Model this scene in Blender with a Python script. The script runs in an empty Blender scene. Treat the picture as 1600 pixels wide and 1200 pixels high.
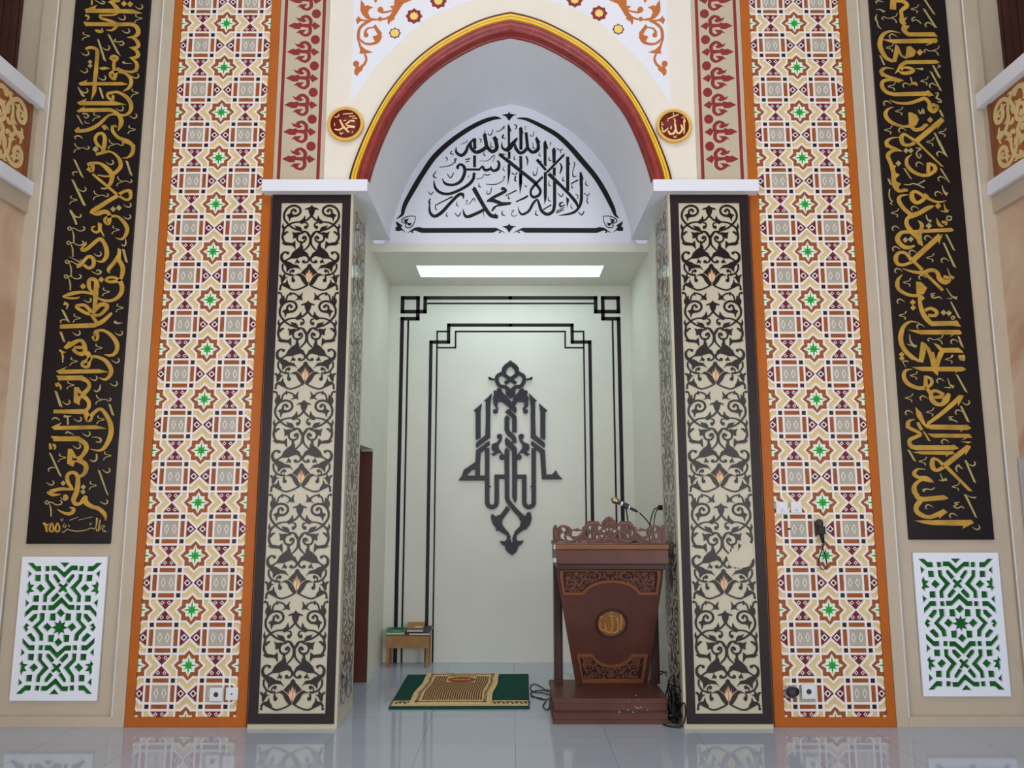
import bpy, math, random
from mathutils import Vector
from mathutils.geometry import tessellate_polygon
C = bpy.context.scene.collection
random.seed(7)
# ------------------------------------------------------------------ camera
F = 1200.0; TILT = math.radians(8.48); CX = 797.5; CY = 600.0
CAM = Vector((0.0, -5.376, 1.5))
ct, st = math.cos(TILT), math.sin(TILT)
cam_d = bpy.data.cameras.new('camera'); cam = bpy.data.objects.new('camera', cam_d); C.objects.link(cam)
cam.location = CAM; cam.rotation_euler = (math.pi/2 + TILT, 0, 0)
cam_d.sensor_width = 36; cam_d.lens = 36*F/1600; cam_d.shift_x = 2.5/1600; cam_d.clip_start = 0.05
bpy.context.scene.camera = cam
sc = bpy.context.scene
sc.view_settings.view_transform = 'Standard'; sc.view_settings.look = 'None'
sc.view_settings.gamma = 1; sc.view_settings.use_curve_mapping = False
sc.view_settings.exposure = 0.0
# ------------------------------------------------------------------ world and hall lights
w = bpy.data.worlds.new('world'); sc.world = w; w.use_nodes = True
bg = w.node_tree.nodes['Background']; bg.inputs[0].default_value = (0.80, 0.88, 1.0, 1); bg.inputs[1].default_value = 0.55
def area(name, loc, rot, sx, sy, power, col=(1, 1, 1)):
    l = bpy.data.lights.new(name, 'AREA'); l.shape = 'RECTANGLE'; l.size = sx; l.size_y = sy
    l.energy = power; l.color = col
    o = bpy.data.objects.new(name, l); o.location = loc; o.rotation_euler = rot; C.objects.link(o); return o
area('hall_ceiling_light', (0, -3.4, 7.2), (math.radians(20), 0, 0), 5.5, 3.0, 105, (1.0, 0.955, 0.90))
area('hall_window_light', (0, -9.6, 2.3), (math.radians(93), 0, 0), 8.5, 4.3, 95, (0.93, 0.965, 1.0))
for s_ in (-1, 1):
    o_ = area('side_fill_light', (s_*3.3, -5.0, 1.8), (0, 0, 0), 2.6, 3.2, 128, (0.93, 0.965, 1.0))  # added fill lamp on each side, aimed up to brighten the vault
    o_.rotation_euler = (Vector((0, 0.6, 4.1))-Vector(o_.location)).to_track_quat('-Z', 'Y').to_euler()
# ------------------------------------------------------------------ projection helpers
def ray(px, py):
    u = (px-CX)/F; v = (CY-py)/F
    return Vector((u, ct - st*v, st + ct*v))
def at(px, py, y=0.0):
    d = ray(px, py); s = (y-CAM.y)/d.y; return CAM + d*s
def xz(px, py, y=0.0):
    p = at(px, py, y); return (p.x, p.z)
def onz(px, py, z=0.0):
    d = ray(px, py); s = (z-CAM.z)/d.z; return CAM + d*s
def onx(px, py, x):
    d = ray(px, py); s = (x-CAM.x)/d.x; return CAM + d*s
def kpx(X, Z, y):
    return ((y-CAM.y)*ct + (Z-CAM.z)*st)/F
# ------------------------------------------------------------------ materials
def lin(c):
    return tuple((v/255/12.92 if v/255 <= 0.04045 else ((v/255+0.055)/1.055)**2.4) for v in c)
MATS = {}
def mat(name, rgb, rough=0.6, metal=0.0, spec=0.28, noise=0.0, nscale=8.0, bump=0.0, bscale=60.0, emit=None, es=0, coat=0.0):
    m = bpy.data.materials.new(name); m.use_nodes = True; nt = m.node_tree; b = nt.nodes['Principled BSDF']
    col = lin(rgb) + (1,)
    b.inputs['Base Color'].default_value = col; b.inputs['Roughness'].default_value = rough
    b.inputs['Metallic'].default_value = metal; b.inputs['Specular IOR Level'].default_value = spec
    b.inputs['Coat Weight'].default_value = coat
    tc = nt.nodes.new('ShaderNodeTexCoord')
    if noise:
        n = nt.nodes.new('ShaderNodeTexNoise'); n.inputs['Scale'].default_value = nscale; n.inputs['Detail'].default_value = 5
        nt.links.new(tc.outputs['Object'], n.inputs['Vector'])
        r = nt.nodes.new('ShaderNodeValToRGB')
        r.color_ramp.elements[0].position = 0.3; r.color_ramp.elements[1].position = 0.7
        r.color_ramp.elements[0].color = tuple(c*(1-noise) for c in col[:3])+(1,)
        r.color_ramp.elements[1].color = tuple(min(1, c*(1+noise*0.6)) for c in col[:3])+(1,)
        nt.links.new(n.outputs['Fac'], r.inputs['Fac']); nt.links.new(r.outputs['Color'], b.inputs['Base Color'])
    if bump:
        n2 = nt.nodes.new('ShaderNodeTexNoise'); n2.inputs['Scale'].default_value = bscale; n2.inputs['Detail'].default_value = 3
        nt.links.new(tc.outputs['Object'], n2.inputs['Vector'])
        bp = nt.nodes.new('ShaderNodeBump'); bp.inputs['Strength'].default_value = bump; bp.inputs['Distance'].default_value = 0.01
        nt.links.new(n2.outputs['Fac'], bp.inputs['Height']); nt.links.new(bp.outputs['Normal'], b.inputs['Normal'])
    if emit:
        b.inputs['Emission Color'].default_value = lin(emit)+(1,); b.inputs['Emission Strength'].default_value = es
    MATS[name] = m; return m
M_cream = mat('cream_paint', (236, 229, 216), 0.55, noise=0.03, nscale=3, bump=0.05)
M_white = mat('white_paint', (232, 235, 244), 0.5, noise=0.02, nscale=3, bump=0.04)
M_beige = mat('beige_paint', (192, 178, 158), 0.5, noise=0.05, nscale=4, bump=0.05)
M_edgeglint = mat('painted_edge_glint', (216, 218, 216), 0.3, spec=0.5)
M_niche = mat('niche_paint', (226, 226, 214), 0.45, noise=0.03, nscale=3, bump=0.05)
M_vault = mat('vault_paint', (232, 236, 242), 0.4, noise=0.03, nscale=3, bump=0.06, bscale=20)
M_orange = mat('orange_paint', (182, 96, 22), 0.5, noise=0.10, nscale=3)
M_tan = mat('tile_tan', (222, 200, 145), 0.5, noise=0.12, nscale=9)
M_strap = mat('tile_white_strap', (240, 232, 228), 0.5)
M_maroon = mat('tile_maroon', (112, 30, 42), 0.5, noise=0.12)
M_rust = mat('tile_rust', (156, 84, 38), 0.5, noise=0.12, nscale=12)
M_black = mat('tile_black', (24, 22, 36), 0.4)
M_grey = mat('tile_grey', (176, 170, 156), 0.5, noise=0.08)
M_green = mat('tile_green', (30, 160, 50), 0.5, noise=0.12, nscale=14)
M_mint = mat('tile_pale_mint', (226, 240, 226), 0.5)
M_brown = mat('dark_brown_paint', (34, 18, 21), 0.45, noise=0.12)
M_arab = mat('arabesque_dark', (28, 15, 13), 0.32, noise=0.15)
M_field = mat('pillar_beige', (200, 191, 168), 0.36, noise=0.05, nscale=5)
M_sidefield = mat('pillar_side_glazed', (186, 182, 166), 0.12, noise=0.05, nscale=5)
M_sideline = mat('pillar_side_lines_sheen', (84, 74, 66), 0.14)  # dark arabesque lightened, reflection on the glaze put into the colour
M_flame = mat('flower_cream_pink', (232, 190, 150), 0.5, noise=0.25, nscale=60)
M_pblack = mat('panel_black', (25, 16, 19), 0.38, noise=0.25, nscale=5)
M_gold = mat('gold_letter', (188, 148, 62), 0.42, noise=0.28, nscale=9)
M_gold2 = mat('pale_gold_letter', (176, 158, 104), 0.5, noise=0.15, nscale=12)
M_ink = mat('ink_black', (22, 17, 19), 0.45, noise=0.15)
M_moldgold = mat('bright_gold_paint', (250, 204, 50), 0.32, noise=0.10, nscale=12, spec=0.6)
M_molddark = mat('moulding_dark_line', (84, 28, 14), 0.4)
M_moldred = mat('moulding_maroon', (146, 44, 40), 0.30, noise=0.28, nscale=16, bump=0.25, bscale=40, spec=0.55)
M_stripe = mat('strip_maroon', (140, 40, 44), 0.5, noise=0.08)
M_stripbg = mat('strip_beige', (196, 184, 160), 0.4, noise=0.04)
M_flour = mat('flourish_orange', (196, 108, 46), 0.5, noise=0.08)
M_yellow = mat('star_yellow', (246, 212, 118), 0.5)
M_medrim = mat('medallion_rim_gold', (232, 186, 92), 0.35, noise=0.08)
M_medface = mat('medallion_maroon', (112, 32, 24), 0.45)
M_medtext = mat('medallion_letters', (246, 208, 150), 0.45)
M_emblem = mat('emblem_dark_metal', (34, 30, 38), 0.27, metal=0.1, noise=0.2, nscale=10, spec=0.45)
M_line = mat('frame_line_dark', (34, 25, 31), 0.30, noise=0.15)
M_grille = mat('grille_white', (232, 238, 248), 0.5)
M_grback = mat('grille_green_backing', (18, 100, 34), 0.8, noise=0.35, nscale=12)
M_wood = mat('lectern_wood', (94, 58, 49), 0.42, noise=0.14, nscale=5, coat=0.05)
M_wood2 = mat('lectern_wood_dark', (64, 40, 36), 0.4, noise=0.15, nscale=6)
M_woodlt = mat('lectern_trim_wood', (134, 84, 56), 0.4, noise=0.12, nscale=8)
M_woodmd = mat('lectern_carving', (122, 82, 68), 0.45, noise=0.22, nscale=20)
M_brass = mat('brass_disc', (150, 104, 58), 0.4, metal=0.2, noise=0.2, nscale=20)
M_brasslt = mat('brass_letter', (186, 140, 84), 0.4)
M_door = mat('door_brown', (110, 56, 34), 0.4, noise=0.12, nscale=4)
M_pine = mat('pine_wood', (168, 128, 82), 0.6, noise=0.2, nscale=10)
M_rug = mat('rug_green', (8, 72, 60), 0.95, noise=0.15, nscale=30, bump=0.5, bscale=300)
M_rugdk = mat('rug_dark_edge', (14, 40, 36), 0.95)
M_ruggold = mat('rug_gold', (220, 192, 138), 0.95, noise=0.12, nscale=30)
M_rugbrown = mat('rug_brown', (112, 72, 46), 0.95)
M_rugmed = mat('rug_medallion', (150, 76, 34), 0.95)
M_cable = mat('cable_black', (20, 20, 24), 0.4)
M_chrome = mat('mic_metal', (170, 160, 120), 0.25, metal=0.9)
M_plastic = mat('white_plastic', (224, 226, 230), 0.3)
M_dplastic = mat('dark_plastic', (60, 58, 66), 0.4)
M_bookgreen = mat('book_green', (58, 130, 86), 0.5, noise=0.2, nscale=40)
M_bookgold = mat('book_gold', (168, 122, 52), 0.45, noise=0.1, nscale=30)
M_bookgrey = mat('book_dark_grey', (72, 76, 84), 0.5)
M_page = mat('page_white', (226, 222, 210), 0.7)
M_cloth = mat('pale_blue_cloth', (190, 208, 206), 0.8, noise=0.12, nscale=8, bump=0.4, bscale=10)
M_palef = mat('panel_gold_filigree', (226, 200, 144), 0.5, noise=0.10, nscale=6)
M_filrust = mat('panel_rust_ground', (160, 98, 56), 0.5, noise=0.35, nscale=2.5)
M_filbrown = mat('panel_brown_ground', (104, 52, 32), 0.5)
M_curtain = mat('dark_brown_curtain', (66, 34, 26), 0.6, noise=0.3, nscale=5)
M_pale = mat('pale_lilac_door', (196, 190, 200), 0.5)
M_lamp = mat('lamp_diffuser', (255, 255, 255), 0.5, emit=(214, 240, 255), es=1.25)
M_tube = mat('lamp_tube_glow', (255, 255, 255), 0.5, emit=(235, 250, 255), es=6)
M_lampbox = mat('lamp_box_white', (220, 236, 238), 0.3)
def marble():
    m = mat('marble_panel', (190, 160, 132), 0.22, spec=0.5)
    nt = m.node_tree; b = nt.nodes['Principled BSDF']; tc = nt.nodes['Texture Coordinate']
    n = nt.nodes.new('ShaderNodeTexNoise'); n.inputs['Scale'].default_value = 1.6; n.inputs['Detail'].default_value = 8; n.inputs['Distortion'].default_value = 1.6
    r = nt.nodes.new('ShaderNodeValToRGB'); r.color_ramp.elements[0].color = lin((196, 158, 128))+(1,); r.color_ramp.elements[1].color = lin((222, 200, 176))+(1,)
    r.color_ramp.elements[0].position = 0.35; r.color_ramp.elements[1].position = 0.7
    nt.links.new(tc.outputs['Object'], n.inputs['Vector']); nt.links.new(n.outputs['Fac'], r.inputs['Fac']); nt.links.new(r.outputs['Color'], b.inputs['Base Color'])
    return m
M_marble = marble()
def floor_mat():
    m = mat('glossy_floor_tile', (172, 178, 186), 0.07, spec=0.62)
    nt = m.node_tree; b = nt.nodes['Principled BSDF']; tc = nt.nodes['Texture Coordinate']
    mp = nt.nodes.new('ShaderNodeMapping'); mp.inputs['Location'].default_value = (-0.03, 0.0, 0)
    nt.links.new(tc.outputs['Object'], mp.inputs['Vector'])
    br = nt.nodes.new('ShaderNodeTexBrick'); br.offset = 0; br.inputs['Scale'].default_value = 1
    br.inputs['Brick Width'].default_value = 0.583; br.inputs['Row Height'].default_value = 0.583
    br.inputs['Mortar Size'].default_value = 0.0013; br.inputs['Mortar Smooth'].default_value = 0.0
    br.inputs['Color1'].default_value = lin((172, 182, 196))+(1,); br.inputs['Color2'].default_value = lin((178, 188, 202))+(1,)
    br.inputs['Mortar'].default_value = lin((124, 128, 134))+(1,)
    nt.links.new(mp.outputs['Vector'], br.inputs['Vector']); nt.links.new(br.outputs['Color'], b.inputs['Base Color'])
    b.inputs['IOR'].default_value = 1.55
    return m
M_floor = floor_mat()
# ------------------------------------------------------------------ mesh helpers
class Geo:
    def __init__(s): s.v = []; s.f = []; s.m = []; s.mats = []; s.smooth = []
    def mi(s, m):
        if m not in s.mats: s.mats.append(m)
        return s.mats.index(m)
    def add(s, vs, fs, m, smooth=False):
        b = len(s.v); s.v += [tuple(v) for v in vs]; k = s.mi(m)
        for f in fs: s.f.append([b+i for i in f]); s.m.append(k); s.smooth.append(smooth)
    def box(s, x0, x1, y0, y1, z0, z1, m, ang=0, piv=None):
        vs = [(x, y, z) for x in (x0, x1) for y in (y0, y1) for z in (z0, z1)]
        if ang:
            px, py = piv or ((x0+x1)/2, (y0+y1)/2); c, q = math.cos(ang), math.sin(ang)
            vs = [(px+(x-px)*c-(y-py)*q, py+(x-px)*q+(y-py)*c, z) for x, y, z in vs]
        s.add(vs, [(0, 1, 3, 2), (4, 6, 7, 5), (0, 4, 5, 1), (2, 3, 7, 6), (0, 2, 6, 4), (1, 5, 7, 3)], m)
    def hexa(s, p, m):  # 8 corners: bottom 4 ccw, top 4 ccw
        s.add(p, [(3, 2, 1, 0), (4, 5, 6, 7), (0, 1, 5, 4), (1, 2, 6, 5), (2, 3, 7, 6), (3, 0, 4, 7)], m)
    def prism(s, pts, fn, h0, h1, m, back=False):
        n = len(pts)
        s.add([fn(u, v, h1) for u, v in pts], [list(range(n))], m)
        vs = [fn(u, v, h0) for u, v in pts] + [fn(u, v, h1) for u, v in pts]
        if abs(h1-h0) > 1e-6: s.add(vs, [(i, (i+1) % n, n+(i+1) % n, n+i) for i in range(n)], m)
        if back: s.add([fn(u, v, h0) for u, v in pts], [list(range(n))[::-1]], m)
    def strip(s, L, R, fn, h0, h1, m):
        n = len(L)
        vs = [fn(u, v, h1) for u, v in L] + [fn(u, v, h1) for u, v in R]
        s.add(vs, [(i, i+1, n+i+1, n+i) for i in range(n-1)], m)
        P = L + R[::-1]; k = len(P)
        vs = [fn(u, v, h0) for u, v in P] + [fn(u, v, h1) for u, v in P]
        s.add(vs, [(i, (i+1) % k, k+(i+1) % k, k+i) for i in range(k)], m)
    def holed(s, outer, holes, fn, h0, h1, m, back=True):
        loops = [outer] + holes
        tri = tessellate_polygon([[Vector((u, v, 0)) for u, v in l] for l in loops])
        flat = [p for l in loops for p in l]
        s.add([fn(u, v, h1) for u, v in flat], [tuple(t) for t in tri], m)
        if back: s.add([fn(u, v, h0) for u, v in flat], [tuple(t)[::-1] for t in tri], m)
        for l in loops:
            n = len(l); vs = [fn(u, v, h0) for u, v in l] + [fn(u, v, h1) for u, v in l]
            s.add(vs, [(i, (i+1) % n, n+(i+1) % n, n+i) for i in range(n)], m)
    def tube(s, pts, r, m, seg=8, rs=None, sub=4):
        P = cr3([Vector(p) for p in pts], sub) if sub and len(pts) > 2 else [Vector(p) for p in pts]
        n = len(P); vs = []
        for i, p in enumerate(P):
            t = (P[min(i+1, n-1)]-P[max(i-1, 0)]).normalized()
            a = t.cross(Vector((0, 0, 1)) if abs(t.z) < 0.9 else Vector((1, 0, 0))).normalized(); b = t.cross(a)
            rr = r if rs is None else rs[0]+(rs[1]-rs[0])*i/(n-1)
            for k in range(seg):
                q = 2*math.pi*k/seg; vs.append(p+(a*math.cos(q)+b*math.sin(q))*rr)
        fs = [(i*seg+k, i*seg+(k+1) % seg, (i+1)*seg+(k+1) % seg, (i+1)*seg+k) for i in range(n-1) for k in range(seg)]
        fs += [tuple(range(seg))[::-1], tuple((n-1)*seg+k for k in range(seg))]
        s.add(vs, fs, m, True)
    def lathe(s, prof, org, axis, m, seg=32):
        ax = Vector(axis).normalized(); a = ax.cross(Vector((0, 0, 1)) if abs(ax.z) < 0.9 else Vector((1, 0, 0))).normalized(); b = ax.cross(a)
        o = Vector(org); vs = []
        for h, r in prof:
            for k in range(seg):
                q = 2*math.pi*k/seg; vs.append(o+ax*h+(a*math.cos(q)+b*math.sin(q))*max(r, 1e-5))
        n = len(prof)
        s.add(vs, [(i*seg+k, i*seg+(k+1) % seg, (i+1)*seg+(k+1) % seg, (i+1)*seg+k) for i in range(n-1) for k in range(seg)], m, True)
    def build(s, name, parent=None, bevel=0, sharp=True):
        me = bpy.data.meshes.new(name)
        org = Vector((0, 0, 0))
        if s.v and parent is None:
            xs = [v[0] for v in s.v]; ys = [v[1] for v in s.v]; zs = [v[2] for v in s.v]
            org = Vector(((min(xs)+max(xs))/2, (min(ys)+max(ys))/2, min(zs)))
        off = org if parent is None else parent['_o'] if False else org
        if parent is not None: off = Vector(ORG[parent.name])
        me.from_pydata([tuple(Vector(v)-off) for v in s.v], [], s.f)
        for m in s.mats: me.materials.append(m)
        me.polygons.foreach_set('material_index', s.m); me.polygons.foreach_set('use_smooth', s.smooth)
        me.update()
        o = bpy.data.objects.new(name, me); C.objects.link(o)
        if parent is None: o.location = org; ORG[o.name] = tuple(org)
        else: o.parent = parent; ORG[o.name] = tuple(off)
        if bevel:
            bv = o.modifiers.new('bevel', 'BEVEL'); bv.width = bevel; bv.segments = 2; bv.limit_method = 'ANGLE'
        return o
ORG = {}
def offset_poly(P, d):
    A = sum(P[i-1][0]*P[i][1]-P[i][0]*P[i-1][1] for i in range(len(P)))
    if A < 0: P = P[::-1]
    n = len(P); out = []
    for i in range(n):
        a, b, c = Vector(P[i-1]), Vector(P[i]), Vector(P[(i+1) % n])
        e1 = (b-a).normalized(); e2 = (c-b).normalized(); n1 = Vector((e1.y, -e1.x)); n2 = Vector((e2.y, -e2.x))
        m = n1+n2; k = m.length
        m = m/k if k > 1e-6 else n1
        q = b+m*d/max(0.5, m.dot(n1)); out.append((q.x, q.y))
    return out
def cut(o, polys, fn, h0, h1, m):
    """cuts prisms through a finished part, one after another, with the boolean modifier"""
    g = Geo()
    for P in polys:
        n = len(P); vs = [fn(u, v, h0) for u, v in P]+[fn(u, v, h1) for u, v in P]
        g.add(vs, [list(range(n))[::-1], list(range(n, 2*n))]+[(i, (i+1) % n, n+(i+1) % n, n+i) for i in range(n)], m)
    off = Vector(ORG[o.name]); me = bpy.data.meshes.new('cutter'); me.from_pydata([tuple(Vector(v)-off) for v in g.v], [], g.f)
    import bmesh
    for M_ in (me, o.data):
        bm = bmesh.new(); bm.from_mesh(M_); bmesh.ops.remove_doubles(bm, verts=bm.verts, dist=1e-6); bmesh.ops.recalc_face_normals(bm, faces=bm.faces); bm.to_mesh(M_); bm.free()
    co = bpy.data.objects.new('cutter', me); C.objects.link(co); co.matrix_world = o.matrix_world
    if o.parent: co.parent = o.parent
    md = o.modifiers.new('cut', 'BOOLEAN'); md.operation = 'DIFFERENCE'; md.solver = 'EXACT'; md.use_self = True; md.object = co
    dg = bpy.context.evaluated_depsgraph_get(); dg.update()
    new = bpy.data.meshes.new_from_object(o.evaluated_get(dg)); o.modifiers.remove(md)
    o.data = new; bpy.data.objects.remove(co)
def empty(name, loc, label, cat, group=None):
    o = bpy.data.objects.new(name, None); C.objects.link(o); o.location = loc; ORG[o.name] = tuple(loc)
    o.empty_display_size = 0.1
    return tag(o, label, cat, group)
def tag(o, label, cat=None, group=None):
    o['label'] = label
    if cat: o['category'] = cat
    if group: o['group'] = group
    return o
def struct(o, label=None, cat=None):
    o['kind'] = 'structure'
    if label: o['label'] = label
    if cat: o['category'] = cat
    return o
def cr3(P, sub):
    out = []
    for i in range(len(P)-1):
        a, b, c, d = P[max(i-1, 0)], P[i], P[i+1], P[min(i+2, len(P)-1)]
        for k in range(sub):
            t = k/sub
            out.append(0.5*((2*b)+(c-a)*t+(2*a-5*b+4*c-d)*t*t+(3*b-a-3*c+d)*t*t*t))
    out.append(P[-1]); return out
def stroke(pts, smooth=True, sub=5):
    """pts: (x, z, width) in metres -> left and right borders"""
    P = [Vector(p) for p in pts]
    if smooth and len(P) > 2: P = cr3(P, sub)
    n = len(P); L = []; R = []
    for i, p in enumerate(P):
        t = Vector((P[min(i+1, n-1)].x-P[max(i-1, 0)].x, P[min(i+1, n-1)].y-P[max(i-1, 0)].y))
        if t.length < 1e-9: t = Vector((1, 0))
        t.normalize(); w = max(p.z, 0)/2
        L.append((p.x-t.y*w, p.y+t.x*w)); R.append((p.x+t.y*w, p.y-t.x*w))
    return ('strip', L, R)
MAC = {
 'h': [[(-65, -12, 4), (-22, 22, 14), (24, 33, 20), (54, 5, 21), (44, -28, 13), (28, -36, 5)]],
 'z': [[(-35, -64, 17), (-42, -34, 15), (-10, -18, 10), (55, 0, 15), (10, 16, 12), (-35, 30, 11), (-60, 68, 17)]],
 'y': [[(-100, -70, 17), (-84, -28, 15), (-34, 2, 12), (44, 2, 12), (96, 26, 14), (126, -2, 20), (98, -24, 8)], [(-20, 14, 10), (-92, 36, 12), (-110, 78, 17)]],
 'p': [[(-2, -28, 16), (28, 0, 16), (0, 28, 16), (-28, 0, 16), (-2, -28, 16)], [(30, 4, 16), (72, -2, 14), (150, 38, 14), (222, 26, 20), (232, -12, 20), (202, -30, 8)], [(38, 20, 10), (64, 110, 22), (66, 220, 18)]],
}
def parse(data, y=0.0, wscale=1.0):
    """tracing in photograph pixels, laid out on the wall plane at depth y; returns 2-D shapes (x, z)"""
    out = []; ox = oy = 0; s = 1.0
    def cv(x, yy): return xz(ox+x/s, oy+yy/s, y)
    for tok in data.replace('\n', ';').split(';'):
        tok = tok.strip()
        if not tok: continue
        if tok[0] == '@':
            ox, oy, s = [float(v) for v in tok[1:].split(',')]; continue
        kind, rest = tok[0], tok[1:].strip()
        flag = ''
        while rest and rest[0] in 'cymkg!': flag += rest[0]; rest = rest[1:].strip()
        pts = [[float(v) for v in p.split(',')] for p in rest.split()]
        if kind in 'SL':
            wlast = 30; P = []
            for p in pts:
                if len(p) > 2: wlast = p[2]
                X, Z = cv(p[0], p[1]); P.append((X, Z, wscale*wlast/s*kpx(X, Z, y)))
            out.append(stroke(P, kind == 'S') + (flag,))
        elif kind == 'P':
            out.append(('poly', [cv(p[0], p[1]) for p in pts], None, flag))
        elif kind == 'D' or kind == 'Q':
            x, yy, r = pts[0]; n = 16 if kind == 'D' else 4
            out.append(('poly', [cv(x+r*math.sin(2*math.pi*k/n), yy+r*math.cos(2*math.pi*k/n)) for k in range(n)], None, flag))
        elif kind in MAC:
            x, yy = pts[0][:2]; rot = pts[0][2] if len(pts[0]) > 2 else 0; sg = -1 if rot == 180 else 1
            for st_ in MAC[kind]:
                P = []
                for a, b, wd in st_:
                    X, Z = cv(x+sg*a, yy+sg*b); P.append((X, Z, wscale*wd/s*kpx(X, Z, y)))
                out.append(stroke(P) + ('g',))
    return out
def xform(shapes, fn):
    o = []
    for k, a, b, fl in shapes:
        o.append((k, [fn(*p) for p in a], [fn(*p) for p in b] if b else None, fl))
    return o
def put(g, shapes, fn, h, m, m2=None, h0=0.0):
    for i, (k, a, b, fl) in enumerate(shapes):
        hh = h + (i % 17)*0.00002; mm = m2 if (m2 and 'g' in fl) else m
        if k == 'poly': g.prism(a, fn, h0, hh, mm)
        else: g.strip(a, b, fn, h0, hh, mm)
def front(y0):
    return lambda u, v, h: (u, y0-h, v)
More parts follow.
